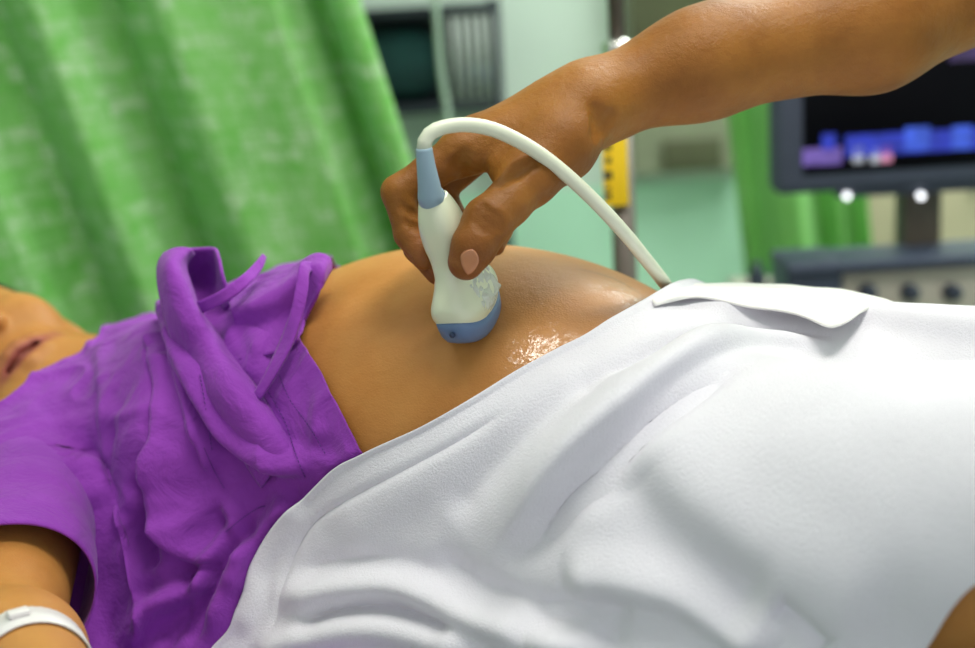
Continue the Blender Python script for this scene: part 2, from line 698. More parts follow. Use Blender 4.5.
def hand_ops(wrist, palm_dir, back, size=1.0, curl=0.35, left=False):
    """relaxed five-fingered hand as distance ops (body frame)"""
    d, n = unit(palm_dir), unit(back)
    s = unit(np.cross(d, n)) * (1 if left else -1)      # towards the thumb
    w = np.asarray(wrist, float)
    ops = []
    for i, (off, L, r) in enumerate(((0.030, 0.070, 0.0085), (0.010, 0.078, 0.0088), (-0.010, 0.072, 0.0083), (-0.029, 0.056, 0.0072))):
        k = w + (d * 0.090 + s * off * 1.0) * size
        ops.append(('add', cap(w + s * off * 0.5 * size, k, 0.018 * size, 0.0125 * size), 0.018))
        p, dd = k, d.copy()
        for j, f in enumerate((0.45, 0.32, 0.23)):
            dd = unit(dd * math.cos(curl) - n * math.sin(curl)) if j == 0 else rot_about(dd, np.cross(dd, -n), curl)
            q = p + dd * L * f * size
            ops.append(('add', cap(p, q, r * (1.05 - 0.1 * j) * size, r * (0.95 - 0.1 * j) * size), 0.003 if j else 0.006))
            p = q
    t0 = w + (d * 0.025 + s * 0.018) * size
    t1 = t0 + (d * 0.030 + s * 0.026 - n * 0.008) * size
    t2 = t1 + (d * 0.030 + s * 0.010 - n * 0.006) * size
    t3 = t2 + (d * 0.024 + s * 0.003 - n * 0.006) * size
    ops += [('add', cap(t0, t1, 0.018 * size, 0.012 * size), 0.016), ('add', cap(t1, t2, 0.011 * size, 0.0098 * size), 0.004),
            ('add', cap(t2, t3, 0.0098 * size, 0.0078 * size), 0.003)]
    return ops


SH_R = np.array([-0.405, -0.165, 0.105])
EL_R = body_px(-2, 634, 1.00)
WR_R = body_px(72, 732, 0.80)
FA = unit(WR_R - EL_R)
SH_L, EL_L, WR_L = np.array([-0.405, 0.165, 0.10]), np.array([-0.15, 0.245, 0.055]), np.array([0.09, 0.235, 0.045])
ARMS = [
    ('add', cap(SH_R, EL_R, 0.060, 0.046), 0.05),
    ('add', cap(EL_R, EL_R + 0.3 * (WR_R - EL_R), 0.044, 0.044), 0.008),
    ('add', cap(EL_R + 0.3 * (WR_R - EL_R), WR_R, 0.044, 0.0285), 0.02),
    ('add', cap(SH_L, EL_L, 0.055, 0.042), 0.05),
    ('add', cap(EL_L, EL_L + 0.3 * (WR_L - EL_L), 0.041, 0.040), 0.01),
    ('add', cap(EL_L + 0.3 * (WR_L - EL_L), WR_L, 0.040, 0.027), 0.02),
]
HANDS = hand_ops(WR_R + FA * 0.005, FA + np.array([0.15, 0, -0.1]), (0.2, -0.1, 1.0), 0.92, 0.3) + \
    hand_ops(WR_L, (1, 0.05, -0.1), (0, 0, 1), 0.92, 0.25, left=True)
PATIENT_OPS = TORSO + LEGS + NECK + HEAD + ARMS + HANDS
# soft crease running over the far side of the belly
lo = np.min([f.lo for _, f, _ in PATIENT_OPS], 0) - 0.02
hi = np.max([f.hi for _, f, _ in PATIENT_OPS], 0) + 0.02
hx = np.array([Hd(x, y, z) for x in (-.06, .06) for y in (-.12, .04) for z in (0.0, .12)])
hlo, hhi = hx.min(0), hx.max(0)
xs = axis_steps([(lo[0], hlo[0], 0.005), (hlo[0], hhi[0], 0.0021), (hhi[0], hi[0], 0.005)])
ys = axis_steps([(lo[1], hlo[1], 0.005), (hlo[1], hhi[1], 0.0024), (hhi[1], hi[1], 0.005)])
zs = axis_steps([(lo[2], 0.02, 0.005), (0.02, hlo[2], 0.004), (hlo[2], hhi[2], 0.0022), (hhi[2], hi[2] + 0.01, 0.006)])
Dg = sdf_grid(PATIENT_OPS, xs, ys, zs)
V, F = surface_nets(Dg, xs, ys, zs, 4)
del Dg


def dist_poly(V, pts):
    """distance, arclength fraction and nearest segment direction from points to a polyline"""
    best = np.full(len(V), 1e9)
    frac = np.zeros(len(V))
    tang = np.zeros((len(V), 3))
    near = np.zeros((len(V), 3))
    pts = np.asarray(pts, float)
    seg = np.linalg.norm(np.diff(pts, axis=0), axis=1)
    cum = np.concatenate([[0], np.cumsum(seg)])
    for i in range(len(seg)):
        a, ab = pts[i], pts[i + 1] - pts[i]
        t = np.clip(((V - a) @ ab) / (ab @ ab + 1e-12), 0, 1)
        c = a + t[:, None] * ab
        d = np.linalg.norm(V - c, axis=1)
        m = d < best
        best[m] = d[m]
        frac[m] = (cum[i] + t[m] * seg[i]) / cum[-1]
        tang[m] = ab / (seg[i] + 1e-12)
        near[m] = c[m]
    return best, frac, tang, near


PV = from_body(V)
tint = np.zeros(len(V))
for L_ in (UP, LO, MID):
    d_, _, _, _ = dist_poly(V, np.array([Hd(*p) for p in L_]))
    tint = np.maximum(tint, np.exp(-(d_ / 0.0108) ** 4) * 0.95)


def on_skin(px, py):
    d = np.array([cam_dir(px, py)])
    t = raymarch(bare, CAM, d)
    return CAM + t[0] * d[0]


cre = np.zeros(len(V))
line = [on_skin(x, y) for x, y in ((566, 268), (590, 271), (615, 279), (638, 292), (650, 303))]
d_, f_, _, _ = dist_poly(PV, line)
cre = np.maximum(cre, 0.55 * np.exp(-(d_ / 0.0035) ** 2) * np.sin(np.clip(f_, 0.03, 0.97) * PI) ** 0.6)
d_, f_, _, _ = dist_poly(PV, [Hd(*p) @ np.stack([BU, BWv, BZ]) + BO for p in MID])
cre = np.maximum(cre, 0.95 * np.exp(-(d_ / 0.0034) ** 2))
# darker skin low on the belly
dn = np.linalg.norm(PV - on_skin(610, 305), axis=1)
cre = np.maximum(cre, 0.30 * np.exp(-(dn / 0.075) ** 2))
gel = np.zeros(len(V))
for (px, py, r, a) in ((527, 356, 0.017, 1.0), (540, 345, 0.012, .9), (540, 318, 0.010, .7), (536, 303, 0.006, .7), (560, 340, 0.012, .6),
                       (624, 292, 0.018, .55), (600, 288, 0.012, .2), (640, 303, 0.012, .6), (500, 330, 0.014, .7), (480, 345, 0.012, .6)):
    gel = np.maximum(gel, a * np.exp(-(np.linalg.norm(PV - on_skin(px, py), axis=1) / r) ** 2))

patient = empty('person', B(0.1, 0, 0), 'woman lying on her back in an open purple gown with bare pregnant belly', 'person')
body = mesh_obj('body', PV, F, M_PATIENT, patient, attrs={'tint': tint, 'crease': cre, 'gel': gel})

# hair: a cap over the back of the skull
hops = [('add', hell((0, 0.045, -0.022), (0.083, 0.097, 0.100)), 0.02), ('add', hell((0, 0.0, -0.075), (0.070, 0.075, 0.050)), 0.05),
        ('sub', hell((0, -0.035, 0.075), (0.068, 0.100, 0.085)), 0.02)]
hl = HEAD_O - 0.17
Dg = sdf_grid(hops, *[np.arange(a, a + 0.34, 0.005) for a in hl])
hv, hf = surface_nets(Dg, *[np.arange(a, a + 0.34, 0.005) for a in hl])
M_HAIR = plain('black_hair', s2l(28, 20, 18), 0.45, var=0.5, nscale=60, bump=0.4)
tag(mesh_obj('hair', from_body(hv), hf, M_HAIR, patient), 'black hair')

# ------------------------------------------------------------------ probe
A_ = unit(-0.265 * CR + 0.84 * CU - 0.47 * CF)         # foot -> cable
Lf = unit(0.40 * CR + 0.82 * CF + 0.40 * CU)
Lf = unit(Lf - A_ * (Lf @ A_))                         # long side of the footprint
Tf = np.cross(A_, Lf)
Tf = Tf * np.sign(Tf @ CR)                                  # thin side
F0 = P(474, 325, 1.056)
PR = lambda a, l, t: F0 + a * A_ + l * Lf + t * Tf


def loft(sections, n=40, lead=0.0):
    """sections: (a, half long, half thin, superellipse power, shift long, shift thin)"""
    V = []
    for a, hl_, ht, pw, sl, st in sections:
        for k in range(n):
            th = 2 * PI * k / n
            c, s = math.cos(th), math.sin(th)
            x = hl_ * math.copysign(abs(c) ** (2 / pw), c)
            y = ht * math.copysign(abs(s) ** (2 / pw), s)
            aa = a[0] + a[1] * (x / 0.034) ** 2 if isinstance(a, tuple) else a
            V.append(PR(aa, x + sl, y + st))
    F = grid_faces(len(sections), n, True)
    F.append(tuple(range(n))[::-1])
    F.append(tuple((len(sections) - 1) * n + k for k in range(n)))
    return V, F


M_PROBE = plain('cream_plastic', s2l(222, 227, 198), 0.28, var=0.02, coat=0.3)
M_FOOT = plain('blue_grey_rubber', s2l(96, 122, 160), 0.4, var=0.06)
M_SLEEVE = plain('pale_blue_rubber', s2l(142, 168, 184), 0.45, var=0.05)
M_CABLE = plain('cream_cable', s2l(220, 224, 202), 0.4, var=0.03)
M_GEL = NT('clear_gel')
M_GEL.base((0.88, 0.94, 0.88, 1))
M_GEL.set(Roughness=0.10, Transmission_Weight=0.15, IOR=1.33, Alpha=0.7)
M_GEL.bump(M_GEL.noise(240, 3), 0.5, 0.003)
M_GEL = M_GEL.m

probe = empty('ultrasound_probe', F0, 'cream handheld ultrasound probe with blue-grey foot, pressed on the bare belly', 'ultrasound probe')


def resect(keys, n):
    k = np.array(keys, float)
    a = np.linspace(k[0, 0], k[-1, 0], n)
    out = [a]
    for i in range(1, k.shape[1]):
        # smooth interpolation
        j = np.clip(np.searchsorted(k[:, 0], a, side='right') - 1, 0, len(k) - 2)
        m = np.gradient(k[:, i], k[:, 0])
        h = k[j + 1, 0] - k[j, 0]
        t = (a - k[j, 0]) / h
        out.append((2 * t**3 - 3 * t**2 + 1) * k[j, i] + (t**3 - 2 * t**2 + t) * h * m[j] + (-2 * t**3 + 3 * t**2) * k[j + 1, i] + (t**3 - t**2) * h * m[j + 1])
    return np.stack(out, 1)


# (axial, half long, half thin)
keys = [(0.010, 0.0345, 0.0180), (0.018, 0.0355, 0.0205), (0.028, 0.0350, 0.0198), (0.039, 0.0310, 0.0160), (0.050, 0.0240, 0.0132),
        (0.063, 0.0192, 0.0140), (0.078, 0.0190, 0.0158), (0.092, 0.0180, 0.0155), (0.104, 0.0150, 0.0130), (0.113, 0.0108, 0.0102)]
ks = resect(keys, 46)
secs = []
for a, hl_, ht in ks:
    cv = -0.011 * max(0, 1 - (a - 0.010) / 0.035) ** 1.0
    # convex foot: ends of the arc ride up the axis
    secs.append(((a, -cv), hl_, ht, 2.6 if a > 0.05 else 3.0, 0, 0))
v, f = loft(secs, 48)
mesh_obj('housing', v, f, M_PROBE, probe)
secs = []
for a, g in ((0.012, 1.012), (0.006, 1.0), (0.000, 0.97), (-0.004, 0.90), (-0.006, 0.72), (-0.0065, 0.4)):
    secs.append(((a, 0.011 * (0.9 if a < 0 else 1)), 0.0350 * g, 0.0186 * (g if g > 0.9 else g * 0.9), 3.0, 0, 0))
v, f = loft(secs[::-1], 48)
foot = tag(mesh_obj('transducer_foot', v, f, M_FOOT, probe), 'blue-grey rubber foot')
# dark orientation mark on the near end of the foot
mk = MB()
e0 = PR(0.0165, -0.0338, 0.0)
mk.lathe(PR(0.0145, -0.0362, 0.0015) - Lf * 0.0, [(0.0002, 0.0), (0.0022, 0.0), (0.0022, 0.0015), (0.0002, 0.0018)], 16, -Lf)
mk.build('orientation_mark', plain('dark_blue', s2l(45, 62, 92), 0.5), foot, True)
# strain relief and cable
relief_px = [(431, 201, 0.9985), (429, 185, 0.992), (426, 165, 0.985), (424, 148, 0.981)]
rp = crom([P(*q) for q in relief_px], 20)
rp[0] = PR(0.112, 0, 0)
mb = MB()
mb.tube(rp, np.interp(np.linspace(0, 1, 20), [0, 0.25, 0.7, 1], [0.0101, 0.0086, 0.0068, 0.0060]), 24)
tag(mb.build('strain_relief', M_SLEEVE, probe, True), 'pale blue rubber sleeve')
cpx = [(424.2, 150, 0.9815), (425, 141, 0.981), (432, 132, 0.981), (447, 126.5, 0.985), (470, 125, 0.99), (500, 132, 0.997), (540, 154, 1.01), (580, 187, 1.025),
       (620, 228, 1.045), (648, 262, 1.085), (668, 288, 1.135), (684, 314, 1.22), (698, 350, 1.33), (704, 420, 1.41), (700, 520, 1.46)]
mb = MB()
mb.tube(crom([P(*q) for q in cpx], 120), 0.0055, 16)
tag(mb.build('cable', M_CABLE, probe, True), 'cream cable arching over the hand')

# smear of clear gel over the right flank of the housing
V = []
for j in range(26):
    for i in range(34):
        a = 0.012 + 0.036 * j / 25
        l = -0.014 + 0.039 * i / 33
        hl_ = np.interp(a, ks[:, 0], ks[:, 1])
        ht = np.interp(a, ks[:, 0], ks[:, 2])
        e = min(j, 25 - j, i, 33 - i) / 5.0
        tt_ = ht * max(0.02, 1 - min(1, abs(l / hl_)) ** 3.0) ** (1 / 3.0)
        cv = 0.011 * max(0, 1 - (a - 0.010) / 0.035)
        V.append((a + cv * (l / 0.034) ** 2, l, tt_, min(1.0, e)))
from mathutils import noise as mnoise
VV = []
for a, l, tt_, e in V:
    w = PR(a, l, tt_)
    g = mnoise.noise(Vector(w) * 260) * 0.8 + mnoise.noise(Vector(w) * 90)
    VV.append(PR(a, l, tt_ - 0.0007 + (0.0016 + 0.0034 * g) * e))
gl = mesh_obj('gel_smear', VV, grid_faces(26, 34), M_GEL, probe)
tag(gl, 'glossy clear gel smear')

# ------------------------------------------------------------------ operator: forearm and right hand (camera frame R,U,F)
CB = np.stack([CR, CU, CF])


def C3(px, py, d):
    return (P(px, py, d) - CAM) @ CB.T


def fc(a, b, ra, rb, k):
    return ('add', cap(C3(*a), C3(*b), ra, rb), k)


WRI = (592, 105, 1.085)
T_CMC, T_MCP, T_IP, T_TIP = (562, 148, 1.050), (531, 178, 1.030), (488, 221, 1.003), (466, 262, 1.001)
I0, I1, I2, I3 = (462, 153, 1.055), (398, 192, 1.047), (409, 234, 1.047), (424, 258, 1.040)
M0, M1, M2, M3 = (476, 138, 1.078), (404, 188, 1.070), (418, 248, 1.068), (437, 273, 1.062)
R0, R1, R2, R3 = (505, 132, 1.098), (440, 190, 1.106), (462, 236, 1.100), (482, 250, 1.084)
L0, L1, L2, L3 = (530, 136, 1.112), (508, 196, 1.118), (500, 230, 1.108), (495, 246, 1.096)
ARM_OPS = [
    fc((700, 66, 1.10), (870, 28, 1.13), 0.0380, 0.048, 0.03),
    fc((870, 28, 1.13), (1090, -60, 1.19), 0.048, 0.050, 0.03),
    fc((1090, -60, 1.19), (1180, -330, 1.20), 0.052, 0.058, 0.03),
    fc(WRI, (700, 66, 1.10), 0.0275, 0.0380, 0.03),
    fc((615, 92, 1.108), (720, 48, 1.115), 0.0225, 0.032, 0.03),
    fc(WRI, (560, 118, 1.080), 0.0262, 0.0262, 0.03),
    # metacarpals
    fc((583, 107, 1.065), I0, 0.022, 0.0172, 0.022),
    fc((583, 103, 1.080), M0, 0.022, 0.0165, 0.022),
    fc((583, 100, 1.095), R0, 0.020, 0.0155, 0.022),
    fc((583, 102, 1.108), L0, 0.018, 0.0140, 0.022),
    fc((578, 118, 1.070), T_CMC, 0.0225, 0.0215, 0.022),
    fc(T_CMC, T_MCP, 0.0230, 0.0190, 0.02),
    # first web
    fc((556, 140, 1.05), (508, 172, 1.042), 0.018, 0.0115, 0.022),
    # thumb
    fc(T_MCP, (508, 203, 1.014), 0.0185, 0.0160, 0.014),
    fc((508, 203, 1.014), T_IP, 0.0160, 0.0178, 0.010),
    fc(T_IP, (474, 246, 0.999), 0.0172, 0.0160, 0.008),
    fc((474, 246, 0.999), T_TIP, 0.0160, 0.0136, 0.006),
    # index
    fc(I0, (430, 172, 1.052), 0.0160, 0.0132, 0.012),
    fc((430, 172, 1.052), I1, 0.0132, 0.0128, 0.008),
    fc(I1, I2, 0.0128, 0.0112, 0.004),
    fc(I2, I3, 0.0115, 0.0095, 0.004),
    # middle
    fc(M0, M1, 0.0150, 0.0128, 0.010),
    fc(M1, M2, 0.0125, 0.0112, 0.004),
    fc(M2, M3, 0.0112, 0.0092, 0.004),
    # ring
    fc(R0, R1, 0.0145, 0.0122, 0.010),
    fc(R1, R2, 0.0120, 0.0108, 0.004),
    fc(R2, R3, 0.0108, 0.0090, 0.004),
    # little
    fc(L0, L1, 0.0130, 0.0105, 0.010),
    fc(L1, L2, 0.0105, 0.0098, 0.004),
    fc(L2, L3, 0.0100, 0.0082, 0.004),
]


def groove(pts, r, k=0.004):
    pts = [C3(*p) for p in pts]
    for a, b in zip(pts[:-1], pts[1:]):
        ARM_OPS.append(('sub', cap(a, b, r, r), k))


def on_arm(px, py, off=0.0):
    ops = ARM_OPS
    f = lambda p: eval_ops(ops, (p - CAM) @ CB.T)
    d = np.array([cam_dir(px, py)])
    t = raymarch(f, CAM, d, t0=0.8, tmax=1.4)
    return (px, py, float(t[0]) + off)


BASE_OPS = list(ARM_OPS)
GROOVES = []


def surf_groove(pix, r, depth, k=0.004):
    """skin crease along photo pixels, sunk by depth"""
    pts = []
    for x, y in pix:
        px, py, d = on_arm(x, y)
        if d < 1.35:
            pts.append((px, py, d - r + depth))
    GROOVES.append((pts, r, k))


surf_groove([(480, 208), (486, 216), (495, 221), (503, 222)], 0.003, 0.0012)
surf_groove([(477, 213), (484, 221), (493, 227), (501, 229)], 0.003, 0.0012)
surf_groove([(483, 204), (490, 211), (499, 215)], 0.003, 0.0010)
surf_groove([(474, 220), (482, 228), (490, 232)], 0.003, 0.0008)
surf_groove([(487, 188), (500, 181), (515, 170), (530, 160)], 0.004, 0.0020, 0.008)
surf_groove([(597, 134), (600, 122), (598, 110)], 0.004, 0.0016, 0.008)
surf_groove([(606, 130), (611, 118)], 0.004, 0.0012, 0.008)
surf_groove([(404, 207), (412, 212), (418, 214)], 0.003, 0.0010)
surf_groove([(408, 222), (414, 226), (420, 227)], 0.003, 0.0012)
surf_groove([(466, 178), (459, 166), (463, 155)], 0.004, 0.0016, 0.008)
for pts, r, k in GROOVES:
    if len(pts) > 1:
        groove(pts, r, k)
# knuckle and tendon relief
lo = np.min([f.lo for o, f, _ in ARM_OPS if o == 'add'], 0) - 0.01
hi = np.max([f.hi for o, f, _ in ARM_OPS if o == 'add'], 0) + 0.01
hx1 = C3(612, 90, 1.08)[0]
xs = axis_steps([(lo[0], hx1, 0.0014), (hx1, hi[0], 0.0035)])
ys = axis_steps([(lo[1], C3(600, 100, 1.08)[1] + 0.06, 0.0014), (C3(600, 100, 1.08)[1] + 0.06, hi[1], 0.004)])
zs = axis_steps([(lo[2], 1.13, 0.0016), (1.13, hi[2], 0.004)])
Dg = sdf_grid(ARM_OPS, xs, ys, zs)
V, F = surface_nets(Dg, xs, ys, zs, 4)
del Dg
AV = CAM + V @ CB
tint = np.zeros(len(V))
for p_ in (T_TIP, I3, M3, R3, L3):
    tint = np.maximum(tint, 0.22 * np.exp(-(np.linalg.norm(V - C3(*p_), axis=1) / 0.017) ** 2))
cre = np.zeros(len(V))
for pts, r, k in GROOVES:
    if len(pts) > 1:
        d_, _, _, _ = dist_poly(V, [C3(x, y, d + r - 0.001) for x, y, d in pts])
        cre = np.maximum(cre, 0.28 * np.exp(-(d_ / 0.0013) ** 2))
operator = empty('person', P(1090, -60, 1.19), 'bare forearm and right hand reaching in from upper right, gripping the cream probe', 'person')
mesh_obj('body', AV, F, M_OPERATOR, operator, attrs={'tint': tint, 'crease': cre})
# thumb nail: a small curved plate lying on the thumb tip
fA = lambda p: eval_ops(BASE_OPS, (p - CAM) @ CB.T)


def plate_on(fsurf, corners, nu, nv, off, t0=0.8, superell=4.0):
    c = np.array(corners, float)
    V, keep = [], []
    for j in range(nv):
        for i in range(nu):
            a, b = 2 * i / (nu - 1) - 1, 2 * j / (nv - 1) - 1
            # squircle map
            x, y = a * math.sqrt(1 - b * b / 2 * 0.8), b * math.sqrt(1 - a * a / 2 * 0.8)
            u_, v_ = (x + 1) / 2, (y + 1) / 2
            p = (1 - u_) * (1 - v_) * c[0] + u_ * (1 - v_) * c[1] + u_ * v_ * c[2] + (1 - u_) * v_ * c[3]
            V.append(p)
    V = np.array(V)
    d = np.array([cam_dir(x, y) for x, y in V])
    t = raymarch(fsurf, CAM, d, t0=t0, tmax=1.4) - off
    return CAM + t[:, None] * d, grid_faces(nv, nu)


nv_, nf_ = plate_on(fA, [(458, 254), (474, 247), (481, 262), (467, 279)], 9, 12, 0.0006)
M_NAIL = plain('nail', s2l(192, 130, 92), 0.25, var=0.06, nscale=90)
nl = mesh_obj('thumb_nail', nv_, nf_, M_NAIL, operator)
sm = nl.modifiers.new('thick', 'SOLIDIFY')
sm.thickness = 0.0008
sm.offset = 0
tag(nl, 'pale thumb nail')

# ------------------------------------------------------------------ cloth: offset sheets over the body with modelled folds
from mathutils import noise as mnoise
AX_H = 0.10


def axis_dir(phi):
    return np.cos(phi)[..., None] * BWv + np.sin(phi)[..., None] * BZ


def drape(sdf, U, PHI, off):
    o = BO + U[..., None] * BU + AX_H * BZ
    dr = axis_dir(PHI)
    t = raymarch(sdf, o + 0.55 * dr, -dr, t0=0.0, tmax=0.5, off=off)
    return o + (0.55 - t)[..., None] * dr


def grad(sdf, p, e=2e-3):
    g = np.stack([sdf(p + e * v) - sdf(p - e * v) for v in np.eye(3)], -1)
    return g / (np.linalg.norm(g, axis=-1, keepdims=True) + 1e-9)


def on_surf(sdf, px, py, off=0.0):
    d = cam_dir(px, py)
    t = raymarch(sdf, CAM, d[None], off=off, tmax=1.7)[0]
    if abs(sdf((CAM + t * d)[None])[0] - off) > 0.004:          # grazes past: nearest approach
        ts = np.linspace(0.7, 1.6, 500)
        v = sdf(CAM + ts[:, None] * d)
        t = ts[np.argmin(v)]
    return CAM + t * d


def uphi(sdf, pix, off):
    out = []
    for x, y in pix:
        q = to_body(on_surf(sdf, x, y, off))
        f = math.atan2(q[2] - AX_H, q[1])
        out.append((q[0], f + 2 * PI if f < -0.6 else f))
    return out


def fold(V, N, sdf, pix, h, wu, wd, off, lean=0.0, ends=0.15, n=40):
    pts = np.array([on_surf(sdf, x, y, off) for x, y in crom(np.array(pix, float), n)])
    d, f, tg, near = dist_poly(V, pts)
    side = np.einsum('ij,ij->i', V - near, np.cross(N, tg))
    w = np.where(side > 0, wu, wd)
    env = np.clip(np.minimum(f, 1 - f) / ends, 0, 1)
    env = env * env * (3 - 2 * env)
    g = h * env * np.exp(-(d / w) ** 2)
    return g, (lean * g)[:, None] * np.cross(tg, N)


def sheet(name, sdf, top, bot, ns, nt, off, folds, mat, parent, crumple, thick, hem=0.0, tpow=1.0, tuck=False):
    T, Bt = crom(top, ns), crom(bot, ns)
    t = (np.linspace(0, 1, nt) ** tpow)[:, None]
    U = T[:, 0][None] * (1 - t) + Bt[:, 0][None] * t
    PH = T[:, 1][None] * (1 - t) + Bt[:, 1][None] * t
    X = drape(sdf, U, PH, off)
    N = grad(sdf, X.reshape(-1, 3))
    V = X.reshape(-1, 3)
    D = np.zeros(len(V))
    S = np.zeros_like(V)
    for fo in folds:
        g, sh = fold(V, N, sdf, *fo[:4], off, *fo[4:])
        D += g
        S += sh
    D += crumple(V)
    if hem:
        tt = np.repeat(np.arange(nt), ns)
        D += hem * np.exp(-(tt / 3.0) ** 2)
    if tuck:
        ut = under_towel(U.ravel(), PH.ravel())
        D = D * (1 - ut) + np.minimum(D, 0.0) * 0.3 * ut
        S *= (1 - ut)[:, None]
    V = V + N * D[:, None] + S
    # never below the skin
    s = sdf(V)
    V = V + N * np.maximum(0.0035 - s, 0)[:, None]
    q = to_body(V)
    V[:, 2] += np.maximum(0.004 - q[:, 2], 0)
    o = mesh_obj(name, V, grid_faces(nt, ns), mat, parent)
    m = o.modifiers.new('thick', 'SOLIDIFY')
    m.thickness = thick
    m.offset = 1
    return o, V.reshape(nt, ns, 3)


def nz(V, s, seed=0.0):
    return np.array([mnoise.noise(Vector((p[0] * s + seed, p[1] * s, p[2] * s))) for p in V])


def under_towel(U, PH):
    """1 where a sheet point (u, phi) lies under the towel"""
    tt = np.array(top)
    o = np.argsort(tt[:, 1])
    tu = np.interp(PH, tt[o, 1], tt[o, 0])
    x = np.clip((U - tu + 0.010) / 0.012, 0, 1)
    return x * x * (3 - 2 * x)


def gown_crumple(V):
    a = nz(V, 9.0)
    b = np.abs(nz(V + 0.02 * a[:, None], 17.0, 3.1))
    c = np.abs(nz(V, 38.0, 7.7))
    return 0.005 * a + 0.007 * (0.35 - np.minimum(b, 0.35)) ** 1.5 / 0.35 + 0.0026 * (0.3 - c)


def towel_crumple(V):
    return 0.004 * nz(V, 7.0, 1.0) + 0.0012 * nz(V, 20.0, 5.0)


# ---- towel
T_OFF = 0.012
tp = uphi(towel_cover, [(655, 296), (600, 330), (560, 352), (520, 373), (470, 402), (420, 428), (363, 454), (330, 473),
                        (284, 524), (262, 562), (252, 592), (236, 625), (214, 650), (190, 690)], T_OFF)
top = [(0.17, math.radians(-5)), (0.16, math.radians(35))] + tp
bt = uphi(towel_cover, [(985, 578), (922, 652), (870, 700)], T_OFF)
bot = [(0.66, math.radians(-5)), (0.66, math.radians(35)), (0.66, math.radians(75)), (0.66, math.radians(115)), (0.62, math.radians(138)),
       (0.54, math.radians(155))] + bt
TF = [
    # long valley in front of the near thigh and the ridge above it
    ([(505, 578), (520, 560), (540, 538), (566, 500), (600, 472), (646, 424), (692, 390), (727, 371), (765, 365)], -0.016, 0.010, 0.016, 0, 0.3),
    ([(468, 585), (490, 550), (520, 505), (560, 455), (610, 412), (660, 374), (710, 352), (770, 346)], 0.022, 0.022, 0.013, 0.7, 0.42),
    # upper roll over the far thigh
    ([(690, 318), (730, 309), (770, 308), (830, 312), (890, 320), (960, 328), (1080, 334)], 0.012, 0.03, 0.016, 0.3),
    ([(560, 405), (600, 376), (669, 341), (731, 333), (792, 334), (850, 344)], -0.014, 0.008, 0.012, 0, 0.3),
    ([(640, 372), (690, 350), (740, 345), (800, 346), (850, 352)], 0.010, 0.012, 0.012, 0.2, 0.3),
    ([(450, 520), (500, 462), (560, 408), (610, 372)], -0.006, 0.014, 0.014),
    ([(330, 545), (400, 492), (470, 442), (540, 398), (600, 360)], 0.005, 0.02, 0.02),
    # bunched folds low on the near side
    ([(270, 604), (310, 590), (350, 580), (400, 576), (440, 590), (480, 610), (540, 630), (620, 642)], 0.018, 0.011, 0.016, 0.35),
    ([(290, 580), (330, 566), (380, 560), (430, 570), (470, 592), (520, 612)], -0.008, 0.01, 0.007),
    ([(430, 545), (470, 572), (510, 596), (570, 622), (640, 648)], -0.008, 0.012, 0.008),
    ([(300, 625), (340, 606), (385, 600), (430, 612), (470, 630)], -0.010, 0.007, 0.010),
    ([(250, 655), (310, 632), (370, 622), (430, 630), (490, 655)], 0.017, 0.010, 0.015, 0.35),
    ([(625, 462), (648, 505), (690, 546), (740, 585), (775, 608)], -0.010, 0.020, 0.026),
    ([(640, 430), (690, 500), (740, 545), (810, 580), (890, 625)], 0.007, 0.035, 0.030),
    ([(775, 598), (800, 615), (835, 650)], -0.008, 0.008, 0.010),
    ([(560, 575), (620, 575), (680, 588), (730, 618), (780, 655)], 0.013, 0.016, 0.014, 0.4),
    ([(520, 640), (560, 610), (600, 600), (640, 612)], -0.006, 0.010, 0.010),
    # turned hem
    ([(274, 650), (283, 602), (293, 562), (314, 524), (350, 500), (400, 474), (450, 448), (520, 408)], -0.0035, 0.004, 0.004),
    ([(240, 640), (258, 600), (264, 570), (288, 530), (308, 498)], 0.006, 0.010, 0.008),
]
towel, TG = sheet('towel', towel_cover, top, bot, 300, 300, T_OFF, TF, M_TOWEL, None, towel_crumple, 0.003, 0.003)
tag(towel, 'large white terry towel draped over the hips and thighs', 'towel')

